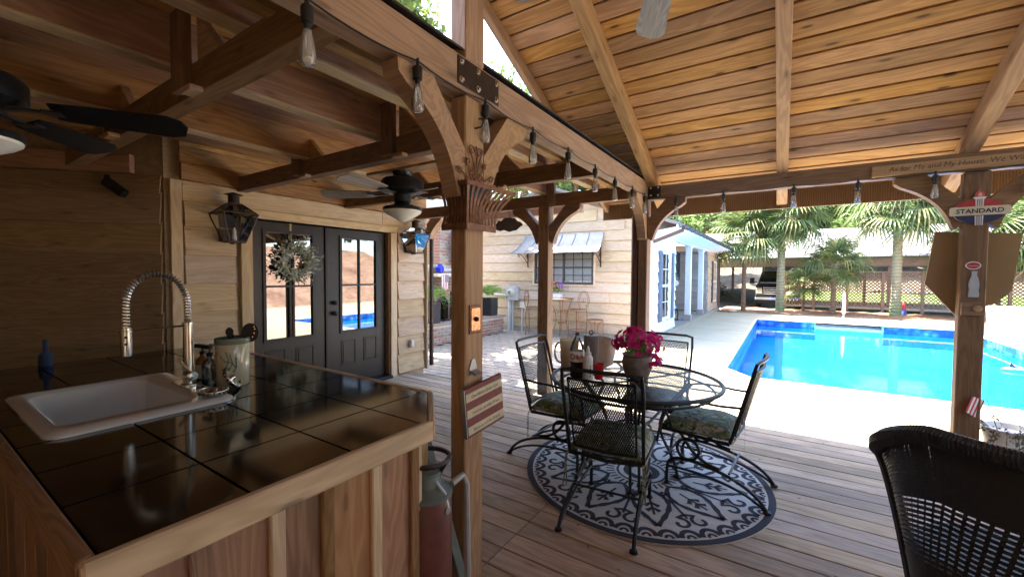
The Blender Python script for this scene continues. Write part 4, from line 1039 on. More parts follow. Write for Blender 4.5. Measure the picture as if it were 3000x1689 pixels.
# ---- utility meter, outlet box, on the cottage wall
ut = thing('electric_meter', 'grey electric meter box with round dial and conduits on the cottage wall', 'meter', (-6.5, YC-.05, .9))
box('cabinet', (-6.60, YC-.17, .76), (-6.22, YC-.03, 1.15), 'meter_grey', ut, .01)
m = MB(); m.lathe([(.115, 0), (.115, .02), (.095, .03), (.09, .085), (.06, .10)], (-6.41, YC-.17, .985), 18, Matrix.Rotation(R_(90), 4, 'X')); m.o('dial', 'beige_box', ut, True)
m = MB(); m.lathe([(.055, 0), (.05, .01)], (-6.41, YC-.272, .985), 14, Matrix.Rotation(R_(90), 4, 'X')); m.o('dial_face', 'cap_grey', ut)
box('red_tag', (-6.575, YC-.176, .80), (-6.53, YC-.171, .87), 'rust_metal', ut)
for xx, r in ((-6.51, .05), (-6.40, .022)):
    m = MB(); m.tube([(xx, YC-.09, G-.02), (xx, YC-.09, .77)], r, 10); m.o('conduit', 'meter_grey', ut, True)
m = MB(); m.tube([(-6.6, YC-.09, .90), (-7.1, YC-.09, .92)], .025, 8); m.o('conduit', 'white_plastic', ut, True)
o2 = thing('outlet_box', 'beige outlet box on a thin conduit on the cottage wall', 'outlet box', (-6.07, YC-.05, .6))
box('box', (-6.16, YC-.11, .55), (-5.97, YC-.03, .72), 'beige_box', o2, .01)
m = MB(); m.tube([(-6.10, YC-.07, G-.02), (-6.10, YC-.07, .55)], .022, 8); m.o('conduit', 'meter_grey', o2, True)
m = MB(); m.tube([(-6.0, YC-.08, .56), (-6.0, YC-.08, .45)], .014, 8); m.o('plug', 'beige_box', o2, True)
# ---- bistro set
bt = thing('bistro_table', 'tall rusty iron bistro table by the cottage window', 'table', (-4.68, 9.40, G))
TX, TY = -4.68, 9.42
m = MB(); m.lathe([(.31, .87), (.32, .885), (.31, .90)], (TX, TY, 0), 28); m.o('table_top', 'rust_metal', bt)
for i in range(4):
    a = i*math.pi/2+.6; d = V((math.cos(a), math.sin(a), 0)); c = V((TX, TY, 0))
    m = MB(); m.tube(bez([c+d*.27+V((0, 0, .87)), c+d*.16+V((0, 0, .55)), c+d*.02+V((0, 0, .30)), c+d*.17+V((0, 0, .30)), c+d*.18+V((0, 0, 0)), c+d*.28+V((0, 0, G))], 14), .010, 6)
    m.tube(spiral(c+d*.13+V((0, 0, .55)), .06, .012, 0, 400, 16, d, (0, 0, 1)), .006, 5); m.o('leg', 'rust_metal', bt)
m = MB(); m.tube(arc((TX, TY, .28), .09, 0, 360, 18)[:-1], .012, 6, True); m.o('collar', 'rust_metal', bt)
fx = thing('flower_box', 'white box of pink and purple flowers on the bistro table', 'flower box', (-4.82, 9.40, .9))
box('box', (-4.99, 9.28, .902), (-4.66, 9.46, 1.01), 'white_paint', fx, .006); m = MB(); m.box((-4.98, 9.29, 1.01), (-4.67, 9.45, 1.07)); m.o('glass_insert', 'clear_glass', fx)
rnd = random.Random(5)
def blooms(c, rad, n, size, seed):
    r = random.Random(seed); m = MB()
    for i in range(n):
        d = V((r.gauss(0, 1), r.gauss(0, 1), r.gauss(0, 1))).normalized()
        if d.z < -.35: d.z = -d.z
        p = V(c)+V((d.x*rad[0], d.y*rad[1], d.z*rad[2]))*r.uniform(.75, 1.05); s = size*r.uniform(.7, 1.25); u = (d+V((r.uniform(-.4, .4), r.uniform(-.4, .4), r.uniform(-.4, .4)))).normalized(); x = u.orthogonal().normalized(); y = u.cross(x)
        pts = [p-u*s*.35]+[p+(x*math.cos(k*1.2566)+y*math.sin(k*1.2566))*s+u*s*.12*(k % 2) for k in range(5)]
        m.add(pts, [(0, 1, 2), (0, 2, 3), (0, 3, 4), (0, 4, 5), (0, 5, 1)])
    return m
def leaves(c, rad, n, size, seed):
    r = random.Random(seed); m = MB()
    for i in range(n):
        d = V((r.gauss(0, 1), r.gauss(0, 1), r.gauss(0, 1))).normalized(); p = V(c)+V((d.x*rad[0], d.y*rad[1], d.z*rad[2]))*r.uniform(.2, 1.)
        a = V((r.gauss(0, 1), r.gauss(0, 1), r.gauss(0, .6))).normalized(); s = a.orthogonal().normalized(); L = size*r.uniform(.6, 1.3)
        m.add([p-a*L/2, p+s*L*.22, p+a*L/2, p-s*L*.22], [(0, 1, 2, 3)])
    return m
blooms((-4.90, 9.37, 1.18), (.11, .11, .13), 60, .03, 21).o('pink_blooms', 'petal_mix', fx)
blooms((-4.68, 9.37, 1.18), (.09, .10, .13), 70, .018, 22).o('purple_blooms', 'petal_purple', fx)
leaves((-4.8, 9.37, 1.13), (.2, .11, .10), 120, .08, 23).o('foliage', 'pet_leaf', fx)
def stool(cx, cy, rot, label):
    t = thing('bar_stool', label, 'stool', (cx, cy, G), 'iron stools at the bistro table'); c = V((cx, cy, 0)); f = V((math.cos(rot), math.sin(rot), 0)); s = V((-f.y, f.x, 0))
    m = MB(); m.lathe([(.20, .62), (.205, .63), (.20, .64)], c, 22); m.o('seat', 'rust_metal', t)
    for sg in (-1, 1):
        for sf in (-1, 1):
            b0 = c+f*sf*.15+s*sg*.15; m = MB(); m.tube(bez([b0+V((0, 0, .62)), b0+(f*sf+s*sg)*.05+V((0, 0, .4)), b0-(f*sf+s*sg)*.03+V((0, 0, .15)), b0+(f*sf+s*sg)*.02+V((0, 0, G))], 10), .010, 6); m.o('leg', 'rust_metal', t)
    m = MB(); m.tube(arc(c+V((0, 0, .12)), .20, 0, 360, 22)[:-1], .007, 5, True); m.o('foot_ring', 'rust_metal', t)
    bc = c-f*.19+V((0, 0, .86)); m = MB(); up = V((0, 0, 1))
    m.tube([bc+s*.11-up*.23]+arc(bc, .22, -50, 230, 22, s, up)+[bc-s*.11-up*.23], .009, 6)
    m.tube(arc(bc, .165, -60, 240, 20, s, up), .006, 5); m.tube(spiral(bc+s*.05, .08, .02, 0, 420, 18, s, up), .005, 5); m.tube(spiral(bc-s*.05, .08, .02, 180, -240, 18, s, up), .005, 5)
    for a in range(-40, 230, 22): m.tube([bc+(s*math.cos(R_(a))+up*math.sin(R_(a)))*.165, bc+(s*math.cos(R_(a+11))+up*math.sin(R_(a+11)))*.22], .004, 4)
    m.o('backrest', 'rust_metal', t)
stool(-4.28, 9.52, R_(165), 'rusty iron stool with round scrolled back right of the bistro table')
stool(-5.52, 9.48, R_(15), 'rusty iron stool with round scrolled back near the outlet box')
sd2 = thing('plant_stand', 'small rusty iron plant stand beside the right bistro stool', 'plant stand', (-3.85, 9.6, G))
m = MB(); m.lathe([(.20, .385), (.20, .40)], (-3.85, 9.6, 0), 20); m.o('top', 'rust_metal', sd2)
for i in range(4):
    a = i*math.pi/2+.4; d = V((math.cos(a), math.sin(a), 0)); c = V((-3.85, 9.6, 0)); m = MB(); m.tube(bez([c+d*.19+V((0, 0, .39)), c+d*.02+V((0, 0, .25)), c+d*.02+V((0, 0, .08)), c+d*.19+V((0, 0, G))], 10), .008, 5); m.tube([c+d*.19+V((0, 0, .39)), c+d*.20+V((0, 0, G))], .006, 5); m.o('leg', 'rust_metal', sd2)
# ================================================================ bar counter
CZ = .92
bc_ = thing('bar_counter', 'outdoor bar counter of glossy black tile with pale wood edge', 'counter', (-2.5, .85, 0))
X0, X1, Y0, Y1 = -3.86, -1.135, .205, 1.478
SX0, SX1, SY0, SY1 = -2.925, -2.075, .298, .893          # sink cut-out
m = MB()
ch = .297
poly = [(X0, Y0), (X1, Y0), (X1, Y1-ch), (X1-ch, Y1), (X0, Y1)]
# substrate around the sink hole
for a, b_, c, d in ((X0, Y0, X1-.02, SY0+.03), (X0, SY1-.03, X1-ch-.0, Y1-.02), (X0, SY0+.03, SX0+.03, SY1-.03), (SX1-.03, SY0+.03, X1-.02, SY1-.03)): m.box((a, b_, CZ-.06), (c, d, CZ-.012))
m.prism([(X1-ch, SY1-.03), (X1-.02, SY1-.03), (X1-.02, Y1-ch-.0), (X1-ch, Y1-.02)], T(0, 0, CZ-.037), .05)
m.o('substrate', 'grout', bc_)
def tile(px0, py0, px1, py1):
    g = .004
    # clip against the sink hole
    rs = [(px0+g, py0+g, px1-g, py1-g)]
    hx0, hx1, hy0, hy1 = SX0+.02, SX1-.02, SY0+.02, SY1-.02; out = []
    for (a, b_, c, d) in rs:
        if c <= hx0 or a >= hx1 or d <= hy0 or b_ >= hy1: out.append((a, b_, c, d)); continue
        if a < hx0: out.append((a, b_, hx0, d))
        if c > hx1: out.append((hx1, b_, c, d))
        a2, c2 = max(a, hx0), min(c, hx1)
        if b_ < hy0: out.append((a2, b_, c2, hy0))
        if d > hy1: out.append((a2, hy1, c2, d))
    for (a, b_, c, d) in out:
        if c-a < .015 or d-b_ < .015: continue
        p = [(a, b_), (c, b_), (c, d), (a, d)]
        # chamfer corner line x+y = X1-.03 + Y1-ch-.03
        lim = X1+Y1-ch-.035
        if c+d > lim:
            q = []
            for i in range(4):
                A, B = p[i], p[(i+1) % 4]; ia, ib = A[0]+A[1] <= lim, B[0]+B[1] <= lim
                if ia: q.append(A)
                if ia != ib:
                    t = (lim-A[0]-A[1])/((B[0]+B[1])-(A[0]+A[1])); q.append((A[0]+(B[0]-A[0])*t, A[1]+(B[1]-A[1])*t))
            p = q
            if len(p) < 3: continue
        cx = sum(v[0] for v in p)/len(p); cy = sum(v[1] for v in p)/len(p)
        mm = MB(); mm.prism([(v[0]-cx, v[1]-cy) for v in p], Matrix(), .012)
        obj('tile', mesh(mm.v, mm.f), 'black_tile', bc_, T(cx, cy, CZ-.006))
TS = .308; yb = Y1-.028
ys = [yb]
while ys[-1]-TS > Y0+.03: ys.append(ys[-1]-TS)
ys.append(Y0+.028)
xsl = [X1-.028]
while xsl[-1]-TS > X0+.03: xsl.append(xsl[-1]-TS)
xsl.append(X0+.02)
for ya, yb2 in zip(ys, ys[1:]):
    for xa, xb in zip(xsl, xsl[1:]): tile(xb, yb2, xa, ya)
# wood edge
for a, b_ in (((X1-.012, Y0, CZ-.034), (X1-.012, Y1-ch, CZ-.034)), ((X1-.012, Y1-ch, CZ-.034), (X1-ch, Y1-.012, CZ-.034)), ((X1-ch, Y1-.012, CZ-.034), (X0, Y1-.012, CZ-.034)), ((X0, Y0+.012, CZ-.034), (X1-.025, Y0+.012, CZ-.034))):
    plank('edge_board', a, b_, .03, .078, 'barn_board' if b_[1] < Y0+.02 else 'counter_trim', bc_, bev=.006)
# front of vertical barn boards with battens
xf = X1-.075; yy = Y0+.03; i = 0
while yy < Y1-ch-.06:
    wdt = random.uniform(.15, .19); wdt = min(wdt, Y1-ch-.05-yy)
    if wdt > .03: plank('front_board', (xf, yy+wdt/2, .0), (xf, yy+wdt/2, CZ-.062), .02, wdt-.006, ('red_timber', 'red_timber', 'barn_board')[i % 3], bc_, (0, 1, 0))
    plank('batten', (xf+.02, yy+wdt, .0), (xf+.02, yy+wdt, CZ-.062), .02, .042, 'counter_trim' if i % 2 else 'barn_board', bc_, (0, 1, 0))
    yy += wdt+.004; i += 1
plank('corner_post', (xf-.01, Y1-ch-.035, 0), (xf-.01, Y1-ch-.035, CZ-.062), .07, .05, 'counter_trim', bc_, (0, 1, 0))
plank('corner_post', (xf-.10, Y1-ch+.06, 0), (xf-.10, Y1-ch+.06, CZ-.08), .09, .09, 'pine_timber', bc_, (0, 1, 0))
m = MB(); m.box((X0+.05, Y0+.06, 0), (xf-.05, Y0+.09, CZ-.07)); m.box((X0+.05, Y1-.10, 0), (X1-ch-.05, Y1-.07, CZ-.07)); m.box((X0+.05, Y0+.1, 0), (X0+.08, Y1-.1, CZ-.07)); m.o('carcass', 'barn_board', bc_)
x = X0+.1
while x < xf-.2:
    plank('end_board', (x+.085, Y0+.05, 0), (x+.085, Y0+.05, CZ-.062), .16, .02, 'barn_board', bc_, (0, 1, 0)); x += .17
# sink
sk = thing('sink', 'white enamel drop-in sink set in the black tile counter', 'sink', (-2.5, .6, CZ))
def rr(x0, y0, x1, y1, r, n=5):
    pts = []
    for cx, cy, a0 in ((x1-r, y1-r, 0), (x0+r, y1-r, 90), (x0+r, y0+r, 180), (x1-r, y0+r, 270)):
        for i in range(n+1): a = R_(a0+90*i/n); pts.append((cx+r*math.cos(a), cy+r*math.sin(a)))
    return pts
rings = [(rr(SX0, SY0, SX1, SY1, .06), CZ+.001), (rr(SX0, SY0, SX1, SY1, .06), CZ+.010), (rr(SX0+.012, SY0+.012, SX1-.012, SY1-.012, .055), CZ+.018),
         (rr(SX0+.055, SY0+.045, SX1-.105, SY1-.105, .05), CZ+.018), (rr(SX0+.07, SY0+.06, SX1-.12, SY1-.12, .05), CZ+.004), (rr(SX0+.085, SY0+.075, SX1-.135, SY1-.135, .06), CZ-.16), (rr(SX0+.13, SY0+.12, SX1-.18, SY1-.18, .06), CZ-.185)]
m = MB(); n = len(rings[0][0])
for pts, z in rings:
    for x, y in pts: m.v.append((x, y, z))
for i in range(len(rings)-1):
    for k in range(n): k2 = (k+1) % n; m.f.append((i*n+k, i*n+k2, (i+1)*n+k2, (i+1)*n+k))
m.f.append(tuple((len(rings)-1)*n+k for k in range(n))); m.o('basin', 'porcelain', sk, True)
m = MB(); m.lathe([(.045, 0), (.045, .004), (.02, .006)], (-2.52, .55, CZ-.185), 16); m.o('drain', 'steel', sk, True)
# faucet with spring neck
fa = thing('spring_faucet', 'brushed steel spring neck faucet standing on the sink rim', 'faucet', (-2.44, .84, CZ+.018))
fx_, fy = -2.45, .835; zr = CZ+.018
m = MB(); m.lathe([(.034, 0), (.034, .012), (.026, .016), (.023, .10), (.019, .30), (.022, .302), (.022, .315)], (fx_, fy, zr), 16); m.o('column', 'steel', fa, True)
box('deck_plate', (fx_-.13, fy-.032, zr), (fx_+.13, fy+.032, zr+.006), 'chrome', fa, .003)
m = MB(); m.lathe([(.026, 0), (.026, .05), (.02, .055)], (fx_+.02, fy-.006, zr+.06), 14, Matrix.Rotation(R_(90), 4, 'Y')); m.tube([(fx_+.06, fy-.006, zr+.07), (fx_+.02, fy-.05, zr+.145)], .006, 6); m.o('lever', 'chrome', fa, True)
path = [V((fx_, fy, zr+.31)), V((fx_, fy, zr+.38))]+arc((fx_, fy-.115, zr+.41), .115, 0, 180, 14, (0, 1, 0), (0, 0, 1.25))+[V((fx_, fy-.23, zr+.30))]
m = MB(); m.tube(path, .0085, 8); m.o('hose', 'cap_grey', fa, True)
# spring: helix about the path
L = [0]
for a, b_ in zip(path, path[1:]): L.append(L[-1]+(b_-a).length)
def at(s):
    for i in range(len(L)-1):
        if s <= L[i+1]: t = (s-L[i])/max(1e-9, L[i+1]-L[i]); return path[i].lerp(path[i+1], t), (path[i+1]-path[i]).normalized()
    return path[-1], (path[-1]-path[-2]).normalized()
pts = []; turns = 44; N_ = turns*8
for i in range(N_+1):
    p, t = at(L[-1]*i/N_); sx = V((1, 0, 0)); y = sx.cross(t).normalized(); a = 2*math.pi*turns*i/N_; pts.append(p+(sx*math.cos(a)+y*math.sin(a))*.0135)
m = MB(); m.tube(pts, .0034, 5); m.o('spring', 'steel', fa, True)
m = MB(); m.lathe([(.018, 0), (.020, .02), (.021, .06), (.019, .125), (.014, .13)], (fx_, fy-.23, zr+.185), 14); m.o('spray_head', 'steel', fa, True)
m = MB(); m.tube([(fx_, fy, zr+.30), (fx_, fy-.215, zr+.295)], .0055, 6); m.tube(arc((fx_, fy-.23, zr+.295), .022, 0, 360, 14)[:-1], .004, 5, True); m.o('support_arm', 'steel', fa, True)
for k in range(2):
    m = MB(); m.sphere((fx_+.019, fy-.235, zr+.24+k*.03), .006, 8, 5); m.o('spray_button', 'black_metal', fa, True)
m = MB(); m.lathe([(.014, 0), (.014, .03), (.010, .035)], (-2.30, .80, zr), 12); m.o('air_gap', 'steel', fa, True)
# sink strainers, soap, crock
def strainer(c, M, label):
    t = thing('sink_strainer', label, 'strainer', c, 'steel strainers by the sink')
    m = MB(); m.lathe([(.03, .002), (.052, .006), (.056, .02), (.056, .024), (.05, .024), (.045, .012), (.012, .010), (.012, .026), (.004, .03)], (0, 0, 0), 22, caps=False); me = mesh(m.v, m.f, True); obj('basket', me, 'chrome', t, T(c) @ M)
    m = MB()
    for k in range(16):
        a = k*.3927; m.box((.0535*math.cos(a)-.003, .0535*math.sin(a)-.003, .009), (.0535*math.cos(a)+.003, .0535*math.sin(a)+.003, .017))
    obj('slots', mesh(m.v, m.f), 'black_metal', t, T(c) @ M @ Matrix.Scale(1.06, 4))
strainer((-2.17, .835, CZ+.020), Matrix(), 'steel sink strainer lying flat on the sink rim')
strainer((-2.305, .955, CZ+.045), Matrix.Rotation(R_(-58), 4, V((1, -.9, 0)).normalized()), 'steel sink strainer leaning on the crock')
def bottle(c, r, h, body, label, sub):
    t = thing('soap_bottle', label, 'bottle', c)
    m = MB(); m.lathe([(r*.9, 0), (r, .008), (r, h*.62), (r*.9, h*.68), (r*.38, h*.80), (r*.36, h*.86)], c, 18); m.o('bottle', body, t, True)
    m = MB(); m.lathe([(r*1.012, h*.05), (r*1.012, h*.52)], c, 18, caps=False); m.o('label_band', sub, t, True)
    m = MB(); m.lathe([(r*.42, h*.86), (r*.44, h*.95), (r*.36, h*.97), (r*.13, h*.98), (r*.13, h*1.12)], c, 14); m.bar(V(c)+V((.012, 0, h*1.15)), V(c)+V((-.045, -.015, h*1.145)), .018, .02); m.o('pump', 'black_metal', t, True)
bottle((-2.64, .965, CZ), .034, .155, 'amber', 'amber pump soap bottle with grey label behind the faucet', 'label_grey')
bottle((-2.50, .945, CZ), .036, .165, 'soap_clear', 'clear dish soap bottle between amber bottle and crock', 'soap_clear')
cr = thing('utensil_crock', 'pale green glazed crock with painted brush strokes holding dark utensils', 'crock', (-2.375, 1.0, CZ))
cc = V((-2.385, 1.005, CZ))
m = MB(); m.lathe([(.068, 0), (.074, .008), (.075, .22), (.070, .226), (.068, .02), (.0, .018)], cc, 28, caps=False); m.o('crock', 'crock', cr, True)
m = MB(); m.lathe([(.0755, .214), (.079, .22), (.080, .238), (.075, .244), (.069, .238)], cc, 28, caps=False); m.o('rim', 'crock_rim', cr, True)
def oncyl(a, h, r=.0757): return cc+V((r*math.cos(R_(a)), r*math.sin(R_(a)), h))
m = MB()
for s in ([(-40, .16), (-20, .13), (0, .125), (14, .10)], [(-18, .18), (-8, .14), (-20, .09), (-30, .06)], [(-5, .17), (4, .12), (-10, .08), (-22, .05)], [(-34, .10), (-22, .075), (-10, .05)], [(14, .15), (16, .10), (6, .075)]):
    m.ribbon([oncyl(a-28, h) for a, h in s], .006, (1, -.5, 0))
m.o('dark_strokes', 'paint_teal', cr)
m = MB(); m.ribbon([oncyl(a-28, h, .0756) for a, h in ((-72, .115), (-66, .15), (-52, .17), (-40, .16), (-32, .12), (-30, .10))], [.008, .016, .02, .018, .014, .006], (1, -.5, 0)); m.o('orange_stroke', 'paint_orange', cr)
ul = thing('ladle_set', 'dark slotted spoons and ladle standing in the pale crock', 'utensils', (-2.385, 1.005, CZ+.03))
def utensil(tip, rad, flat, dx, dy, slots=True):
    base = cc+V((dx*-.4, dy*-.4, .03)); tp = cc+V((dx, dy, tip)); m = MB(); m.tube([base, tp], .006, 6)
    d = (tp-base).normalized(); M = basis(tp+d*rad*.8, V((.55, .84, 0)), d)
    m.prism([(rad*math.cos(R_(a)), rad*1.25*math.sin(R_(a))) for a in range(0, 360, 24)], M, .012); u = m.o('utensil', 'black_metal', ul)
    if slots:
        s = MB()
        for k in range(4): s.lathe([(.004, 0), (.004, .002)], M @ V((rad*.55*math.cos(k*.5-1), rad*.8*math.sin(k*.7-.8), .0065)), 6, M.to_3x3().to_4x4())
        s.o('slots', 'steel', u)
utensil(.235, .040, 1, .035, .055); utensil(.255, .018, 1, -.03, .0, False); utensil(.235, .014, 1, -.055, .015, False)
bo = thing('hanging_bottle', 'dark blue bottle brush standing at the back edge of the bar', 'brush', (-3.78, .55, CZ))
m = MB(); m.lathe([(.03, 0), (.035, .02), (.03, .07), (.012, .09), (.012, .16)], (-3.78, .56, CZ), 12); m.o('brush_head', 'cloth_blue', bo, True)
# red tank and leaning teal board beside the counter end
tk = thing('metal_tank', 'old red metal cylinder with loop handle standing beside the bar', 'tank', (-1.235, 1.27, 0))
tc = V((-1.235, 1.245, 0))
m = MB(); m.lathe([(.10, 0), (.105, .02), (.105, .56), (.085, .60), (.05, .62)], tc, 24); m.o('body', 'red_paint', tk, True)
m = MB(); m.lathe([(.095, .575), (.108, .58), (.108, .592), (.06, .62), (.05, .66), (.062, .665), (.062, .68), (.01, .685)], tc, 22); m.o('neck', 'teal_board', tk, True)
m = MB(); m.tube(arc(tc+V((0, 0, .73)), .095, 0, 360, 24)[:-1], .010, 6, True)
for a in (30, 210): m.tube([tc+V((.09*math.cos(R_(a)), .09*math.sin(R_(a)), .73)), tc+V((.05*math.cos(R_(a)), .05*math.sin(R_(a)), .66))], .010, 6)
m.o('handle_ring', 'dark_bronze', tk, True)
m = MB(); m.tube([tc+V((.05, .0, .64)), tc+V((.09, .01, .60)), tc+V((.108, .01, .545))], .008, 6); m.lathe([(.016, 0), (.016, .008)], tc+V((.104, .01, .535)), 10, Matrix.Rotation(R_(90), 4, 'Y')); m.o('hook', 'galv', tk, True)
m = MB(); m.tube([tc+V((.06, .09, .60)), tc+V((.07, .15, .615)), tc+V((.075, .17, .57)), tc+V((.08, .18, .0))], .014, 8); m.o('pipe', 'meter_grey', tk, True)
tb = thing('leaning_board', 'narrow grey green board leaning behind the red tank', 'board', (-1.36, 1.42, 0))
plank('board', (-1.20, 1.47, .0), (-1.42, 1.36, .90), .05, .02, 'teal_board', tb, (1, 0, 0))

# ================================================================ things on the near post
pl2 = thing('switch_plate', 'hammered copper plate screwed to the near post', 'plate', (-1.232, 1.56, 1.28))
box('plate', (-1.2325, 1.515, 1.215), (-1.226, 1.602, 1.352), 'rust_metal', pl2, .002); box('inset', (-1.2255, 1.525, 1.23), (-1.222, 1.592, 1.338), 'copper_plate', pl2, .0015)
m = MB(); m.lathe([(.012, 0), (.010, .012), (.003, .016)], (-1.222, 1.557, 1.285), 10, Matrix.Rotation(R_(90), 4, 'Y')); m.o('toggle', 'black_metal', pl2, True)
op = thing('bottle_opener', 'cast steel wall bottle opener on the near post above the striped sign', 'bottle opener', (-1.232, 1.545, 1.04))
m = MB(); m.prism([(-.022, -.03), (.022, -.03), (.028, .0), (.012, .045), (-.012, .045), (-.028, 0)], basis((-1.230, 1.545, 1.05), (0, 1, 0), (0, 0, 1)), .008); m.prism([(0, 0), (.035, -.012), (.03, -.022), (0, -.015)], basis((-1.226, 1.545, 1.045), (1, 0, 0), (0, 0, 1)), .05); m.o('opener', 'galv', op)
hk = thing('screw_hook', 'brown screw hook near the top of the post', 'hook', (-1.232, 1.56, 2.17))
m = MB(); m.tube([V((-1.233, 1.56, 2.18)), V((-1.205, 1.56, 2.18))]+arc((-1.205, 1.56, 2.20), .02, -90, 110, 10, (1, 0, 0), (0, 0, 1)), .004, 6); m.o('hook', 'dark_bronze', hk, True)
# striped slogan sign hanging askew
sg = thing('slogan_sign', 'small red and cream striped wooden sign with slogan hanging on the near post', 'sign', (-1.21, 1.58, .87))
MS = basis((-1.195, 1.590, .872), V((.02, .255, .03)), V((0, -.035, .23)))
obj('panel', boxm(.262, .235, .016, .002), 'sign_maroon', sg, MS)
for k, (zz, s) in enumerate(((.066, 'One Nation Under God'), (-.012, 'Home of the Free'), (-.092, 'Because of the Brave'))):
    obj('cream_stripe', boxm(.258, .040, .004, .001), 'sign_cream', sg, MS @ T(0, zz+.008, .0088))
    text('lettering', s, MS @ T(.0, zz+.008, .0112), .022, 'ink', sg, .0004, width=.19, shear=.15)
obj('side_edge', boxm(.006, .235, .024, .001), 'galv', sg, MS @ T(-.135, 0, -.004))
# metal wall basket with scrolled back
bk = thing('wall_basket', 'rusty slatted iron wall basket with scrolled top on the near post', 'basket', (-1.15, 1.5, 1.72))
# half-box basket: back on the post faces, top wider than bottom
def bq(u, t):  # u along the front outline 0..1, t 0 bottom..1 top
    sx = .045*math.sin(math.pi*t)**1.0*.35
    grow = t**1.4
    c = [V((-1.345-.02*grow, 1.455, 0)), V((-1.195+.015*grow, 1.455-.02*grow, 0)), V((-1.195+.03*grow, 1.675+.13*grow, 0))]
    a = .42
    p = c[0].lerp(c[1], u/a) if u < a else c[1].lerp(c[2], (u-a)/(1-a))
    bulge = .022*math.sin(math.pi*t)
    d = (p-V((-1.278, 1.56, 0))); d.z = 0; d.normalize()
    return p-d*bulge+V((0, 0, 1.715+.19*t))
for i in range(17):
    u = i/16; pts = [bq(u, k/10) for k in range(11)]; mm = MB(); nrm = V((1, -.2, 0)) if u > .42 else V((0, -1, 0)); mm.ribbon(pts, .013, nrm)
    pts2 = [p+(nrm*-.003) for p in pts]; mm.ribbon(pts2, .013, nrm); mm.o('slat', 'rust_metal', bk)
for t, h in ((0, .03), (1, .018)):
    mm = MB()
    for ua, ub in ((0, .42), (.42, 1)): a, b_ = bq(ua, t), bq(ub, t); mm.bar(a, b_, .006, h)
    mm.o('rim', 'rust_metal', bk)
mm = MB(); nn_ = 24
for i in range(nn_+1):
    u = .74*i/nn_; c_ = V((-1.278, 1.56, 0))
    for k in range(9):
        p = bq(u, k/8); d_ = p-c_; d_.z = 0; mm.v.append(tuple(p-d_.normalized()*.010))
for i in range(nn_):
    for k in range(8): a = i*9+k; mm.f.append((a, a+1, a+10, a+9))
mm.o('liner', 'ink', bk)  # added dark sheet, stands in for the shade behind the slats
mm = MB()
for i in range(24):
    u = .0+i/23; p = bq(u, 1)+V((0, 0, .006)); mm.add([p+V((0, -.006, 0)), p+V((0, .006, 0)), p+V((.0, 0, .018))], [(0, 1, 2)])
mm.o('sawtooth_edge', 'rust_metal', bk)
mm = MB(); b0 = V((-1.222, 1.555, 1.925)); yv, zv = V((0, 1, 0)), V((0, 0, 1))
mm.tube(bez([b0, b0+zv*.06-yv*.02, b0+zv*.14+yv*.03, b0+zv*.17], 8), .004, 5)
for s in (-1, 1):
    mm.tube(bez([b0, b0+zv*.09+yv*s*.01, b0+zv*.15+yv*s*.05], 8)+spiral(b0+zv*.145+yv*s*.028, .022, .007, 30 if s > 0 else 150, (420 if s > 0 else -240), 16, yv, zv), .004, 5)
    mm.tube(bez([b0, b0+zv*.03+yv*s*.03, b0+zv*.10+yv*s*.07], 8)+spiral(b0+zv*.085+yv*s*.062, .018, .006, 40 if s > 0 else 140, 400 if s > 0 else -220, 14, yv, zv), .004, 5)
    mm.tube(bez([b0, b0+zv*.01+yv*s*.06, b0+zv*.05+yv*s*.13], 8)+spiral(b0+zv*.035+yv*s*.12, .018, .006, 40 if s > 0 else 140, 400 if s > 0 else -220, 14, yv, zv), .004, 5)
    mm.tube(spiral(b0+zv*.03+yv*s*.035, .02, .006, 90, 90+s*420, 14, yv, zv), .004, 5)
mm.o('scrollwork', 'rust_metal', bk)
lf = thing('hanging_plaque', 'dark leaf shaped metal plaque hanging near the wall basket', 'plaque', (-1.26, 1.9, 1.77))
mm = MB(); mm.prism([(-.078, -.005), (-.06, .02), (-.045, .018), (-.03, .034), (.0, .038), (.03, .034), (.045, .018), (.06, .015), (.075, .0), (.055, -.015), (.04, -.03), (.02, -.034), (.0, -.04), (-.03, -.03), (-.05, -.036), (-.07, -.03)], basis((-1.262, 1.9, 1.768), (.84, .54, 0), (0, 0, 1)), .006); mm.o('plaque', 'dark_bronze', lf)
mm = MB(); mm.tube([(-1.262, 1.9, 1.80), (-1.275, 1.9, 1.94), (-1.275, 1.9, 2.315)], .0015, 4); mm.o('wire', 'black_metal', lf)

# ================================================================ string lights
def bulb(parent, p, i):
    p = V(p); s = MB(); s.lathe([(.010, -.02), (.011, 0), (.018, .004), (.019, .045), (.017, .052), (.008, .056), (.006, .085)], p+V((0, 0, -.078)), 12); so_ = s.o('socket', 'bulb_base', parent, True)
    g = MB(); g.lathe([(.004, -.105), (.020, -.102), (.0245, -.09), (.024, -.075), (.018, -.03), (.0125, -.004), (.012, .0)], p+V((0, 0, -.095)), 14); g.o('bulb', 'bulb_glass', so_, True)
    f = MB(); f.tube([p+V((0, 0, -.10)), p+V((.002, 0, -.165)), p+V((-.002, 0, -.12))], .0012, 4); f.o('filament', 'ribbon', so_)
def strand(pts, label):
    t = thing('string_light', label, 'string lights', tuple(pts[0]), 'string lights under the beams'); cord = [V(pts[0])]
    for a, b_ in zip(pts, pts[1:]):
        a, b_ = V(a), V(b_)
        for k in range(1, 7): u = k/6; cord.append(a.lerp(b_, u)+V((0, 0, -.018*4*u*(1-u))))
    m = MB(); m.tube([c+V((0, 0, -.002)) for c in cord], .0035, 5); m.o('cord', 'bulb_base', t)
    for i, p in enumerate(pts): bulb(t, p, i)
ymain = [-.18, .27, .73, 1.18, 1.62, 2.07, 2.53, 3.0, 3.44, 3.92, 4.34]
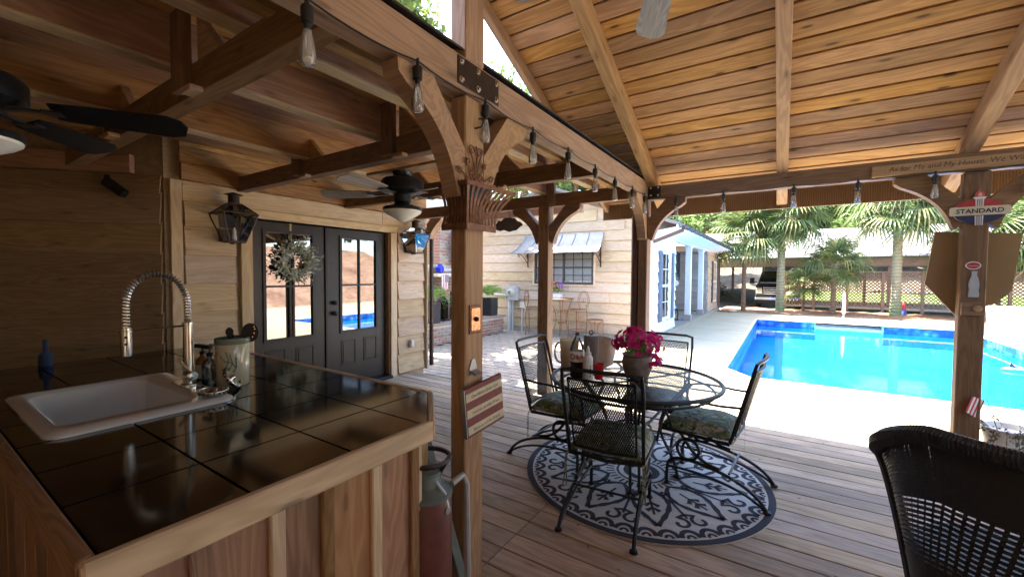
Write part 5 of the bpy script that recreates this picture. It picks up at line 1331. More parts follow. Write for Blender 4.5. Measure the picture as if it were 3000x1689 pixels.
strand([(-1.218, y, 2.325+random.uniform(-.006, .006)) for y in ymain], 'string of clear bulbs under the long beam by the bar')
strand([(x, 4.47, 2.30+random.uniform(-.006, .004)) for x in (-.94, -.51, .05, .49, .95, 1.42, 1.88, 2.34)], 'string of clear bulbs under the beam facing the pool')
# ================================================================ ceiling fans
def fan(c, zt, zmot, R, a0, label, blade, housing, light=True, nb=5, wblade=.075, tilt=.20):
    c = V((c[0], c[1], 0)); t = thing('ceiling_fan', label, 'ceiling fan', (c.x, c.y, zt))
    m = MB(); m.lathe([(.075, zt), (.07, zt-.03), (.04, zt-.06), (.016, zt-.07), (.016, zmot+.12), (.045, zmot+.09), (.05, zmot+.075)], c, 20); m.o('canopy', housing, t, True)
    m = MB(); m.lathe([(.06, zmot+.085), (.15, zmot+.07), (.165, zmot+.05), (.165, zmot-.02), (.14, zmot-.035), (.07, zmot-.05), (.07, zmot-.10), (.055, zmot-.115)], c, 26); m.o('motor', housing, t, True)
    for k in range(nb):
        a = R_(a0+k*360/nb); d = V((math.cos(a), math.sin(a), 0)); s = V((-d.y, d.x, 0)); z = zmot-.045
        m = MB(); m.bar(c+d*.11+V((0, 0, z)), c+d*.24+V((0, 0, z-.005)), .03, .008); m.bar(c+d*.22+s*.0+V((0, 0, z-.006)), c+d*.27+V((0, 0, z-.006)), .09, .006); m.o('blade_arm', housing, t)
        out = [(.24, -.05), (.30, -.058), (R-.06, -wblade), (R-.015, -wblade*.7), (R, -.01), (R-.02, wblade*.75), (R-.07, wblade), (.30, .058), (.24, .05)]
        v0 = []; Mb = basis(c+V((0, 0, z+.004)), d, s*math.cos(tilt)+V((0, 0, math.sin(tilt)))); bm2 = MB(); bm2.prism(out, Matrix(), .007); obj('blade', mesh(bm2.v, bm2.f), blade, t, Mb)
    if light:
        m = MB(); m.lathe([(.055, zmot-.116), (.10, zmot-.135), (.15, zmot-.15), (.153, zmot-.17), (.145, zmot-.175)], c, 26); m.o('light_collar', housing, t, True)
        m = MB(); m.lathe([(.005, zmot-.262), (.03, zmot-.255), (.07, zmot-.23), (.12, zmot-.205), (.145, zmot-.185), (.147, zmot-.172)], c, 26); m.o('glass_shade', 'white_glass', t, True)
        m = MB(); m.tube([c+V((-.13, -.09, zmot-.17)), c+V((-.13, -.09, zmot-.27))], .0015, 4); m.o('pull_chain', 'black_metal', t)
plank('fan_block', (-2.9, 2.30, 2.307), (-2.05, 2.30, 2.307), .14, .022, 'pine_timber', br)
fan((-2.545, 2.30), 2.296, 2.165, .66, 138, 'black ceiling fan with white glass shade under the bar roof before the doors', 'fan_blade_wood', 'fan_black', tilt=.26)
fan((-2.60, .20), 2.62, 2.18, .68, 60, 'black ceiling fan with white glass shade over the bar counter', 'black_metal', 'fan_black', tilt=-.30)
fan((-.375, 1.64), 3.63, 2.80, .70, 112, 'ceiling fan with grey wood blades under the pavilion ridge', 'grey_blade_wood', 'galv', False)

# ================================================================ rug
RC = V((-.875, 3.15, 0)); RR = .868
rg = thing('round_rug', 'round pale outdoor rug with navy petal pattern under the dining table', 'rug', (RC.x, RC.y, 0))
m = MB(); m.lathe([(RR, .001), (RR, .007), (RR-.01, .0085)], (0, 0, 0), 72); obj('mat', mesh(m.v, m.f), 'rug', rg, T(RC))
m = MB(); zc = .0100
def P(r, a): return V((r*math.cos(a), r*math.sin(a), zc))
def rib(pts, wd): m.ribbon(pts, wd)
rib([P(RR-.022, 2*math.pi*i/96) for i in range(97)], .044)
nsc = 40
for i in range(nsc):
    a0 = 2*math.pi*i/nsc; c = P(RR-.055, a0); u = V((math.cos(a0), math.sin(a0), 0)); s = V((-u.y, u.x, 0))
    rib([c+(-u*math.cos(t)*.075+s*math.sin(t)*.055) for t in [k*.35-1.4 for k in range(9)]], .030)
    rib([c+(-u*math.cos(t)*.030+s*math.sin(t)*.022)+V((0, 0, .0003)) for t in [k*.5-1.5 for k in range(7)]], .018)
rib([P(.105, 2*math.pi*i/40) for i in range(41)], .055); rib([P(.175, 2*math.pi*i/60) for i in range(61)], .018)
for i in range(36): a = 2*math.pi*i/36; rib([P(.20, a), P(.262, a)], .016)
def petal(a0, r0, r1, wd, th):
    for sgn in (-1, 1):
        pts = []
        for k in range(15):
            t = k/14; r = r0+(r1-r0)*t; off = sgn*wd*math.sin(math.pi*t**.8)*(1-.25*t); u = V((math.cos(a0), math.sin(a0), 0)); s = V((-u.y, u.x, 0)); pts.append(u*r+s*off+V((0, 0, zc)))
        rib(pts, [th*(.7+.6*((k*7) % 3)/3) for k in range(15)])
for i in range(10):
    a = 2*math.pi*i/10+.1; petal(a, .26, .70, .125, .034)
    u = V((math.cos(a), math.sin(a), 0)); s = V((-u.y, u.x, 0))
    rib([u*.36+V((0, 0, zc)), u*.58+V((0, 0, zc))], .016)
    for r, sz in ((.44, .06), (.50, .055)):
        for sg2 in (-1, 1): rib([u*r+V((0, 0, zc+.0002)), u*(r+sz*.7)+s*sg2*sz*.75+V((0, 0, zc+.0002))], [.018, .034])
    b2 = a+math.pi/10; u2 = V((math.cos(b2), math.sin(b2), 0)); s2 = V((-u2.y, u2.x, 0))
    rib([u2*.40+V((0, 0, zc)), u2*.62+V((0, 0, zc))], .016)
    for sg2 in (-1, 1):
        c = u2*.66+s2*sg2*.062
        rib([u2*.58+V((0, 0, zc))]+[c+(u2*math.cos(t)*r_+s2*sg2*math.sin(t)*r_)+V((0, 0, zc)) for t, r_ in [(math.pi+k*.5, .058-.0035*k) for k in range(12)]], .023)
    for r, sz in ((.30, .04), (.335, .05)):
        for sg2 in (-1, 1): rib([u2*r+V((0, 0, zc)), u2*(r+sz)+s2*sg2*sz*.5+V((0, 0, zc))], [.01, .022])
obj('pattern', mesh(m.v, m.f), 'rug_dark', rg, T(RC))

# ================================================================ wrought iron table and chairs
TC = V((-.93, 3.10, 0)); TZ = .72; TR = .605
tb_ = thing('dining_table', 'round black wrought iron mesh top table on the rug', 'table', (TC.x, TC.y, .0105))
m = MB(); m.tube([TC+V((TR*math.cos(a), TR*math.sin(a), TZ)) for a in [2*math.pi*i/64 for i in range(64)]], .014, 8, True); m.tube([TC+V(((TR-.05)*math.cos(a), (TR-.05)*math.sin(a), TZ-.05)) for a in [2*math.pi*i/48 for i in range(48)]], .008, 6, True); m.o('rim', 'black_metal', tb_, True)
m = MB(); pit = .0135
for ang in (35, -35):
    u = V((math.cos(R_(ang)), math.sin(R_(ang)), 0)); s = V((-u.y, u.x, 0)); k = -TR
    while k < TR:
        h = math.sqrt(max(0, TR*TR-k*k)); m.ribbon([TC+s*k-u*h+V((0, 0, TZ+.002)), TC+s*k+u*h+V((0, 0, TZ+.002))], .0056); k += pit
m.o('mesh_top', 'black_metal', tb_, kind='stuff')
m = MB()
for a in (0, 60, 120): u = V((math.cos(R_(a)), math.sin(R_(a)), 0)); m.bar(TC-u*TR+V((0, 0, TZ-.012)), TC+u*TR+V((0, 0, TZ-.012)), .025, .006)
m.o('stretcher', 'black_metal', tb_)
for k in range(4):
    a = R_(20+90*k); u = V((math.cos(a), math.sin(a), 0)); m = MB()
    for off in (-.03, .03):
        s = V((-u.y, u.x, 0))*off
        m.tube(bez([TC+u*.40+s+V((0, 0, TZ-.01)), TC+u*.22+s+V((0, 0, .52)), TC+u*.10+s*.5+V((0, 0, .36)), TC+u*.20+s+V((0, 0, .30)), TC+u*.30+s+V((0, 0, .20)), TC+u*.32+s+V((0, 0, .014))], 14), .010, 6)
    m.lathe([(.032, .0105), (.030, .018), (.012, .024)], TC+u*.32, 10); m.o('leg', 'black_metal', tb_, True)
m = MB(); m.tube([TC+V((.13*math.cos(a), .13*math.sin(a), .36)) for a in [2*math.pi*i/24 for i in range(24)]], .009, 6, True); m.o('ring', 'black_metal', tb_, True)

def chair(cx, cy, facing, label, floor=.010):
    """spring base mesh chair; facing = angle the sitter looks to"""
    f = V((math.cos(facing), math.sin(facing), 0)); s = V((-f.y, f.x, 0)); c = V((cx, cy, 0)); t = thing('patio_chair', label, 'chair', (cx, cy, floor), 'wrought iron chairs at the dining table')
    def Q(a, b_, z): return c+f*a+s*b_+V((0, 0, z))
    SZ = .415
    # seat frame + mesh pan
    m = MB(); m.tube([Q(.23, -.235, SZ), Q(.24, -.20, SZ), Q(.25, .0, SZ), Q(.24, .20, SZ), Q(.23, .235, SZ), Q(-.20, .225, SZ-.02), Q(-.22, 0, SZ-.03), Q(-.20, -.225, SZ-.02)], .011, 6, True); m.o('seat_frame', 'black_metal', t, True)
    m = MB(); k = -.22
    while k < .24: m.ribbon([Q(k, -.225, SZ-.012), Q(k, .225, SZ-.012)], .006); k += .016
    k = -.22
    while k < .23: m.ribbon([Q(-.21, k, SZ-.0115), Q(.235, k, SZ-.0115)], .006); k += .016
    m.o('seat_mesh', 'black_metal', t, kind='stuff')
    # back frame
    def B(u, v): # u -1..1 across, v 0..1 up
        hgt = .44+.50*v; back = -.215-.13*v-.03*(1-u*u); return Q(back, u*(.225+.012*v), hgt)
    m = MB(); m.tube([Q(-.205, .225, SZ-.01)]+[B(1, k/6) for k in range(0, 6)]+[B(.97, 1)]+[B(u/4, 1.02) for u in (3, 2, 0, -2, -3)]+[B(-.97, 1)]+[B(-1, k/6) for k in range(5, -1, -1)]+[Q(-.205, -.225, SZ-.01)], .0115, 6); m.o('back_frame', 'black_metal', t, True)
    m = MB(); m.tube([B(u/6, .90) for u in range(-5, 6)], .008, 5); m.tube([B(u/6, .02) for u in range(-5, 6)], .008, 5); m.tube([B(.83, .9), B(.83, .02)], .007, 5); m.tube([B(-.83, .9), B(-.83, .02)], .007, 5); m.o('back_rail', 'black_metal', t)
    m = MB(); n = 30
    for i in range(-n, n+1):
        for dr in (1, -1):
            pts = []
            for k in range(13):
                v = .02+.88*k/12; u = i/n*1.8+dr*(v-.46)*1.05
                if abs(u) <= .83: pts.append(B(u, v))
            if len(pts) > 1: m.ribbon(pts, .0048, f)
    m.o('back_mesh', 'black_metal', t, kind='stuff')
    # arms
    for g in (-1, 1):
        m = MB(); m.tube([B(g, .42)]+bez([Q(-.15, g*.25, .645), Q(.10, g*.29, .66), Q(.24, g*.29, .65), Q(.25, g*.28, .58), Q(.14, g*.26, .52), Q(.17, g*.245, SZ)], 14), .009, 6)
        m.o('arm', 'black_metal', t, True)
    # spring base: each side has a loop and two swept legs
    for g in (-1, 1):
        m = MB(); zc_ = .285; lc = Q(.06, g*.20, zc_+.005)
        m.tube(arc(lc, .072, -80, 300, 22, f, (0, 0, 1)), .011, 6)
        m.tube(bez([Q(.12, g*.20, SZ-.01), Q(.09, g*.20, SZ-.04), Q(.03, g*.20, zc_-.05), Q(-.05, g*.20, zc_-.065), Q(-.14, g*.20, zc_-.08)], 8), .011, 6)
        m.tube(bez([Q(.20, g*.20, floor), Q(.20, g*.20, .20), Q(.21, g*.20, .225), Q(.17, g*.20, .235), Q(-.10, g*.20, .225), Q(-.20, g*.20, .19), Q(-.36, g*.21, .14), Q(-.42, g*.215, floor+.01)], 18), .011, 6)
        m.tube(bez([Q(.20, g*.20, .14), Q(.0, g*.20, .15), Q(-.15, g*.20, .14), Q(-.33, g*.21, .10), Q(-.415, g*.215, floor+.01)], 12), .009, 6)
        m.lathe([(.024, floor), (.022, floor+.012), (.012, floor+.018)], Q(-.42, g*.215, 0), 8); m.lathe([(.022, floor), (.02, floor+.01), (.012, floor+.016)], Q(.20, g*.20, 0), 8)
        m.o('leg', 'black_metal', t, True)
    plank('stretcher', Q(-.20, -.20, .19), Q(-.20, .20, .19), .014, .010, 'black_metal', t, bev=.001); plank('stretcher', Q(.20, -.20, .225), Q(.20, .20, .225), .014, .010, 'black_metal', t, bev=.001)
    # cushion with ties
    pts = MB(); n1 = 14
    def cz(x, y): e = (1-abs(x)**5)*(1-abs(y)**5); return .016+.068*e**.5
    vs = []; fs = []
    for top in (1, 0):
        for j in range(n1+1):
            for i in range(n1+1):
                x, y = i/n1*2-1, j/n1*2-1; q = Q(.015+x*.225*(1-.03*abs(y)**3), y*.228*(1-.03*abs(x)**3), SZ+.003+(cz(x, y)+.003*math.sin(7*x+3*y) if top else .0)); vs.append(q-V((cx, cy, floor)))
    M1 = (n1+1)**2
    for j in range(n1):
        for i in range(n1):
            q = j*(n1+1)+i; fs.append((q, q+1, q+n1+2, q+n1+1)); fs.append((M1+q, M1+q+n1+1, M1+q+n1+2, M1+q+1))
    edge = [i for i in range(n1+1)]+[j*(n1+1)+n1 for j in range(1, n1+1)]+[n1*(n1+1)+i for i in range(n1-1, -1, -1)]+[j*(n1+1) for j in range(n1-1, 0, -1)]
    for a, b_ in zip(edge, edge[1:]+edge[:1]): fs.append((a, M1+a, M1+b_, b_))
    cu = obj('cushion', mesh(vs, fs, True), 'camo', t, T(cx, cy, floor))
    for g in (-1, 1):
        m = MB()
        for e in (.0, .02): m.ribbon(bez([Q(-.205, g*.225, SZ), Q(-.25, g*.24+e, SZ-.03), Q(-.23+e, g*.235, SZ-.13), Q(-.22-e, g*.24+e, SZ-.24)], 8), .008, f)
        m.o('tie', 'camo', cu)
chair(-.90, 2.585, R_(96), 'black mesh chair with camouflage cushion, back turned, pulled beside the near post')
chair(-.46, 3.26, R_(176), 'black mesh chair with camouflage cushion on the pool side of the table')
chair(-1.47, 3.08, R_(-2), 'black mesh chair with camouflage cushion on the house side of the table', .0)
chair(-.92, 3.66, R_(-92), 'black mesh chair with camouflage cushion tucked behind the flower pot')
# ---- things on the table
fp2 = thing('flower_pot', 'grey clay pot of magenta petunias on the mesh table', 'flower pot', (-.911, 3.118, TZ+.005))
fc = V((-.911, 3.118, TZ+.005)); m = MB(); m.lathe([(.065, 0), (.085, .02), (.108, .085), (.112, .13), (.102, .165), (.115, .18), (.108, .182), (.095, .165)], fc, 26); m.o('pot', 'clay_pot', fp2, True)
leaves(fc+V((0, 0, .25)), (.16, .16, .10), 420, .035, 31).o('foliage', 'pet_leaf', fp2)
blooms(fc+V((0, 0, .25)), (.19, .19, .13), 125, .027, 32).o('blooms', 'petal_m', fp2)
blooms(fc+V((.10, .03, .12)), (.11, .10, .07), 28, .026, 33).o('trailing_blooms', 'petal_m', fp2, kind='stuff')
cb = thing('soda_bottle', 'large cola bottle with white label and dark cap on the table', 'bottle', (-1.298, 2.889, TZ+.005))
bc2 = V((-1.298, 2.889, TZ+.005))
m = MB(); m.lathe([(.045, 0), (.054, .012), (.054, .14)], bc2, 22); m.o('drink', 'cola', cb, True)
m = MB(); m.lathe([(.0545, .141), (.055, .205), (.05, .235), (.03, .285), (.0145, .31), (.0145, .322)], bc2, 22, caps=False); m.o('shoulder', 'bottle_clear', cb, True)
m = MB(); m.lathe([(.0552, .122), (.0556, .126), (.0556, .198), (.0552, .202)], bc2, 24, caps=False); lb = m.o('label', 'paper_white', cb, True)
m = MB(); m.lathe([(.016, .318), (.016, .338), (.0, .339)], bc2, 16); m.o('cap', 'ink', cb, True)
td = V((.40, -.92, 0)).normalized(); tx = V((-td.y, td.x, 0))
# curved lettering: each letter its own small plane following the label
for k, ch_ in enumerate('Coke'):
    a = (k-1.5)*26; d = (td*math.cos(R_(a))+tx*math.sin(R_(a))); text('lettering', ch_, basis(bc2+d*.0560+V((0, 0, .162)), V((-d.y, d.x, 0)), (0, 0, 1)), .058 if k in (0, 2) else .05, 'sign_red', lb, .0012, bold=.015)
sq = thing('squeeze_bottle', 'white plastic squeeze bottle with pointed cap on the table', 'bottle', (-1.193, 2.85, TZ+.005))
qc = V((-1.193, 2.85, TZ+.005)); m = MB(); m.lathe([(.034, 0), (.037, .006), (.037, .16), (.03, .175), (.0225, .18)], qc, 20); m.o('body', 'white_plastic', sq, True)
m = MB(); m.lathe([(.0235, .18), (.0235, .20), (.014, .208), (.009, .24), (.003, .252)], qc, 16); m.o('nozzle', 'paper_white', sq, True)
for k in range(5): dk = (td*math.cos(R_(28))+tx*math.sin(R_(28))); plank('print_mark', qc+dk*.0374+V((0, 0, .03+k*.018)), qc+dk*.0374+V((0, 0, .041+k*.018)), .0012, .008, 'ink', sq, tx, 0)
cu2 = thing('party_cup', 'red plastic cup beside the squeeze bottle on the table', 'cup', (-1.140, 2.925, TZ+.005))
m = MB(); m.lathe([(.029, 0), (.030, .004), (.040, .098), (.043, .104), (.043, .112), (.040, .114), (.039, .105), (.028, .01), (0, .008)], (-1.140, 2.925, TZ+.005), 22, caps=False); m.o('cup', 'red_cup', cu2, True)
m = MB(); m.lathe([(.0375, .094), (0, .0945)], (-1.140, 2.925, TZ+.005), 22, caps=False); m.o('drink_surface', 'cola', cu2)
pt = thing('drink_pitcher', 'tall cream plastic pitcher with open handle on the table', 'pitcher', (-1.455, 3.085, TZ+.005))
pc_ = V((-1.455, 3.085, TZ+.005)); m = MB(); m.lathe([(.06, 0), (.066, .008), (.078, .235), (.080, .245), (.075, .245), (.062, .012), (0, .01)], pc_, 26, caps=False); m.o('jug', 'pitcher_m', pt, True)
hd = V((-.84, -.54, 0)); m = MB(); m.tube(bez([pc_+hd*.072+V((0, 0, .22)), pc_+hd*.135+V((0, 0, .225)), pc_+hd*.135+V((0, 0, .06)), pc_+hd*.066+V((0, 0, .055))], 12), .008, 8); m.o('handle', 'pitcher_m', pt, True)
tw = thing('paper_towel_stand', 'paper towel roll on an upright stand with a loose sheet', 'paper towels', (-1.30, 3.165, TZ+.005))
wc2 = V((-1.30, 3.165, TZ+.005)); m = MB(); m.lathe([(.075, 0), (.075, .01)], wc2, 22); m.tube([wc2+V((0, 0, .01)), wc2+V((0, 0, .295))], .006, 6); m.tube(arc(wc2+V((0, 0, .305)), .016, -90, 270, 14, (.84, .54, 0), (0, 0, 1))[:-1], .005, 5, True); m.o('stand', 'black_metal', tw)
m = MB(); m.lathe([(.02, .012), (.062, .012), (.062, .285), (.02, .285)], wc2, 24); m.o('roll', 'cap_grey', tw, True)
u0 = V((.84, .54, 0)); m = MB(); n = 10
e0 = wc2+V((.54, -.84, 0))*-.0-V((0, 0, 0))
for i in range(n+1):
    q = i/n; p = wc2+u0*(.055+.16*q)+V((.54, -.84, 0))*(.030-.05*q+.04*math.sin(q*2.4)); m.v += [tuple(p+V((0, 0, .285-.055*q*q))), tuple(p+V((-.04*q, 0, .012+.03*q)))]
for i in range(n): m.f.append((2*i, 2*i+2, 2*i+3, 2*i+1))
m.o('loose_sheet', 'paper_white', tw, True)

# ================================================================ wicker armchair in the foreground
wk = thing('wicker_chair', 'black woven wicker armchair seen from behind at the deck edge', 'armchair', (.78, 2.15, 0))
def WS(u, v):
    """outer shell: u -1..1 from the left wing round the back to the right wing, v 0 floor .. 1 top"""
    f = V((.50, .866, 0)); s = V((.866, -.50, 0)); c = V((.755, 2.17, 0))
    flare = 1.0-.36*(1-v)**.75
    ang = u*1.45
    rx, ry = .40*flare, .36*flare
    p = c+s*math.sin(ang)*rx*1.08-f*math.cos(ang)*ry*(.96)
    top = .95-.30*max(0, abs(u)-.30)**1.2
    return p+V((0, 0, .06+(top-.06)*v))
nU, nV = 74, 46
def strands(nu, nv, wd, skip=None, name='weave', v0=.0, v1=1., twist=0.):
    m = MB()
    for i in range(nu+1):
        u = -1+2*i/nu; pts = []
        for k in range(41):
            v = v0+(v1-v0)*k/40; uu = u+twist*(v-v0)
            if abs(uu) <= 1: pts.append(WS(uu, v)+V((0, 0, 0)))
        if len(pts) > 2:
            c = V((.755, 2.17, 0)); n_ = (pts[len(pts)//2]-c); n_.z = 0; m.ribbon(pts, wd, n_.normalized())
    for j in range(nv+1):
        v = v0+(v1-v0)*j/nv; pts = [WS(-1+2*k/60, v) for k in range(61)]
        for a, b_ in zip(pts, pts[1:]):
            n_ = (a-V((.755, 2.17, 0))); n_.z = 0; n_.normalize(); h = wd/2; z = V((0, 0, h)); m.add([a+n_*.002-z, b_+n_*.002-z, b_+n_*.002+z, a+n_*.002+z], [(0, 1, 2, 3)])
    return m
strands(74, 14, .0175, v0=.74, v1=.985).o('top_band', 'wicker', wk, kind='stuff')
strands(34, 15, .0125, v0=.42, v1=.76, twist=.35).o('open_weave', 'wicker', wk, kind='stuff')
strands(74, 26, .0175, v0=.02, v1=.43).o('lower_weave', 'wicker', wk, kind='stuff')
m = MB(); m.tube([WS(-1+2*k/40, 1.0)+V((0, 0, 0)) for k in range(41)], .030, 10); m.o('rolled_rim', 'wicker', wk, True)
pts = []
for i in range(110*7+1):
    q = i/(110*7); p = WS(-1+2*q, 1.0); p2 = WS(min(1, -1+2*q+.01), 1.0); t_ = (p2-p).normalized() if (p2-p).length > 1e-6 else V((1, 0, 0)); y_ = V((0, 0, 1)).cross(t_).normalized(); z_ = t_.cross(y_); a = 2*math.pi*i/7; pts.append(p+(y_*math.cos(a)+z_*math.sin(a))*.031)
m = MB(); m.tube(pts, .0042, 5); m.o('rim_wrap', 'wicker', wk, True)
for u in (-1, 1):
    m = MB(); m.tube([WS(u, k/12) for k in range(13)], [.026]*13, 8); m.o('wing_edge', 'wicker', wk, True)
m = MB(); m.lathe([(.27, .36), (.30, .37), (.30, .42), (.26, .44)], (.74, 2.28, 0), 26); m.o('seat', 'wicker', wk)
for a in (30, 150, 210, 330):
    m = MB(); m.tube([(.72+.24*math.cos(R_(a)), 2.26+.22*math.sin(R_(a)), .0), (.72+.23*math.cos(R_(a)), 2.26+.21*math.sin(R_(a)), .37)], .024, 8); m.o('leg', 'wicker', wk, True)
# ================================================================ signs on the right post and beam
ps = thing('plank_sign', 'long weathered plank sign with hand lettered verse on the pool side beam', 'sign', (.99, 4.49, 2.3))
plank('board', (.577, 4.488, 2.347), (1.95, 4.488, 2.347), .022, .088, 'pine_timber', ps)
text('lettering', '. As for Me and My House, We Will', basis((1.035, 4.4765, 2.347), (1, 0, 0), (0, 0, 1)), .052, 'brown_ink', ps, .0008, width=.76, shear=.2)
st_ = thing('oil_sign', 'oval red white and blue torch sign on the right post', 'sign', (1.19, 4.49, 1.98))
sx, sz, sy = 1.192, 1.985, 4.488
def plate(poly, y, mat, name, d=.004, par=None): q = MB(); q.prism(poly, basis((sx, y, sz), (1, 0, 0), (0, 0, 1)), d); return q.o(name, mat, par or st_)
rx_, rz_ = .138, .092
plate([(rx_*math.cos(R_(a)), rz_*math.sin(R_(a))) for a in range(0, 360, 10)], sy, 'paper_white', 'backing')
plate([(rx_*.985*math.cos(R_(a)), .002+rz_*.98*math.sin(R_(a))) for a in range(0, 181, 9)], sy-.005, 'sign_red', 'upper_half')
plate([(rx_*.985*math.cos(R_(a)), -.002+rz_*.98*math.sin(R_(a))) for a in range(180, 361, 9)], sy-.005, 'navy', 'lower_half')
for zz0, zz1 in ((.034, .088), (-.104, -.034)):
    plate([(-.020, zz0), (.020, zz0), (.022, zz1), (-.022, zz1)], sy-.009, 'flag_white', 'torch_column')
    for k in (-.011, 0, .011): plate([(k-.0022, zz0), (k+.0022, zz0), (k+.0025, zz1), (k-.0025, zz1)], sy-.0125, 'cap_grey', 'flute', .002)
plate([(-.026, .088), (.026, .088), (.036, .104), (-.036, .104)], sy-.009, 'flag_white', 'torch_cup')
plate([(-.024, .106), (.024, .106), (.026, .125), (.016, .143), (.012, .128), (.0, .165), (-.010, .145), (-.022, .135), (-.026, .118)], sy-.009, 'flame_red', 'flame')
plate([(-.010, .109), (.012, .109), (.012, .122), (.002, .14), (-.008, .125)], sy-.012, 'petal_peach', 'flame', .003)
bnd = plate([(-.150, -.030), (.150, -.030), (.158, -.02), (.158, .022), (.150, .034), (-.150, .034), (-.158, .022), (-.158, -.02)], sy-.014, 'sign_cream', 'name_band')
text('lettering', 'STANDARD', basis((sx, sy-.0165, sz+.002), (1, 0, 0), (0, 0, 1)), .046, 'navy', bnd, .0008, width=.245, bold=.025)
bs = thing('bottle_sign', 'small red disc and clear bottle shaped sign on the right post', 'sign', (1.18, 4.49, 1.45))
def pl3(poly, c, y, mat, name, d=.004): q = MB(); q.prism(poly, basis((c[0], y, c[1]), (1, 0, 0), (0, 0, 1)), d); return q.o(name, mat, bs)
pl3([(.042*math.cos(R_(a)), .030*math.sin(R_(a))) for a in range(0, 360, 15)], (1.178, 1.584), 4.497, 'flag_white', 'disc_rim'); pl3([(.034*math.cos(R_(a)), .023*math.sin(R_(a))) for a in range(0, 360, 15)], (1.178, 1.584), 4.493, 'sign_red', 'disc', .004)
text('lettering', 'Coca-Cola', basis((1.178, 4.4905, 1.582), (1, 0, 0), (0, 0, 1)), .014, 'flag_white', bs, .0006, width=.052, shear=.3)
hb = [(.016, .09), (.014, .06), (.026, .02), (.030, -.015), (.025, -.05), (.030, -.08), (.028, -.105)]
pl3([(-x, z) for x, z in hb]+[(x, z) for x, z in reversed(hb)], (1.186, 1.452), 4.497, 'label_grey', 'bottle'); pl3([(-x*.82, z*.95) for x, z in hb]+[(x*.82, z*.95) for x, z in reversed(hb)], (1.186, 1.452), 4.494, 'meter_grey', 'bottle_face', .003)
op2 = thing('opener_plaque', 'wooden plaque with round cap opener low on the right post', 'plaque', (1.184, 4.49, 1.26))
box('plaque', (1.121, 4.480, 1.208), (1.247, 4.502, 1.312), 'old_timber', op2); m = MB(); m.lathe([(.026, 0), (.024, .012), (.01, .018)], (1.207, 4.480, 1.262), 14, Matrix.Rotation(R_(90), 4, 'X')); m.o('cap_knob', 'pine_timber', op2, True)
cbd = thing('board_backing', 'large tan clipped corner board mounted behind the right post', 'board', (1.2, 4.62, 1.5))
m = MB(); m.prism([(.99, 1.855), (1.452, 1.82), (1.412, 1.40), (1.33, 1.30), (1.12, 1.20), (.942, 1.44)], basis((0, 4.615, 0), (1, 0, 0), (0, 0, 1)), .018); m.o('board', 'cardboard', cbd)
# white planter with flag and trailing vine
wp = thing('vine_planter', 'white metal bucket planter with trailing dry vine at the deck edge', 'planter', (1.43, 4.62, 0))
wc3 = V((1.43, 4.60, 0)); m = MB(); m.lathe([(.085, 0), (.09, .01), (.15, .365), (.158, .37), (.156, .38), (.145, .375), (.13, .34), (0, .335)], wc3, 26, caps=False); m.o('bucket', 'white_plastic', wp, True)
m = MB(); rnd = random.Random(9)
for i in range(20):
    a = rnd.uniform(0, 6.28); d = V((math.cos(a), math.sin(a), 0)); p0 = wc3+d*.10+V((0, 0, .36)); pts = bez([p0, p0+d*.08+V((0, 0, rnd.uniform(.02, .12))), p0+d*rnd.uniform(.10, .16)+V((0, 0, -.05)), p0+d*rnd.uniform(.09, .13)+V((0, 0, -rnd.uniform(.1, .30)))], 10)
    m.tube(pts, .002, 4)
    for p in pts[2:]:
        for k in range(3): q = p+V((rnd.gauss(0, .012), rnd.gauss(0, .012), rnd.gauss(0, .012))); x = V((rnd.gauss(0, 1), rnd.gauss(0, 1), rnd.gauss(0, 1))).normalized(); y = x.orthogonal(); m.add([q-x*.012, q+y*.006, q+x*.012, q-y*.006], [(0, 1, 2, 3)])
m.o('vine', 'dry_vine', wp)
sau = thing('saucer', 'white saucer beside the vine planter', 'saucer', (1.22, 4.42, 0)); m = MB(); m.lathe([(.06, .001), (.09, .004), (.10, .02), (.095, .02), (.085, .01), (0, .008)], (1.245, 4.40, 0), 22, caps=False); m.o('dish', 'white_plastic', sau, True)
ff = thing('stick_flag', 'small striped flag on a stick standing in the white planter', 'flag', (1.34, 4.55, .36))
m = MB(); m.tube([(1.36, 4.56, .35), (1.285, 4.53, .60)], .003, 5); m.o('stick', 'black_metal', ff)
Mf = basis((1.285, 4.53, .595), V((-.03, -.012, -.10)), V((-.10, -.06, -.02)))
for k in range(7): m = MB(); m.prism([(.02, -.0+k*.0145), (.02, .0145+k*.0145), (.165-.003*k, .0145+k*.0145), (.165-.003*k, k*.0145)], Mf, .001); m.o('stripe', 'flag_red' if k % 2 == 0 else 'flag_white', ff)
m = MB(); m.prism([(.018, .0), (.018, .055), (.085, .055), (.085, 0)], Mf @ T(0, 0, .002), .001); m.o('canton', 'flag_blue', ff)
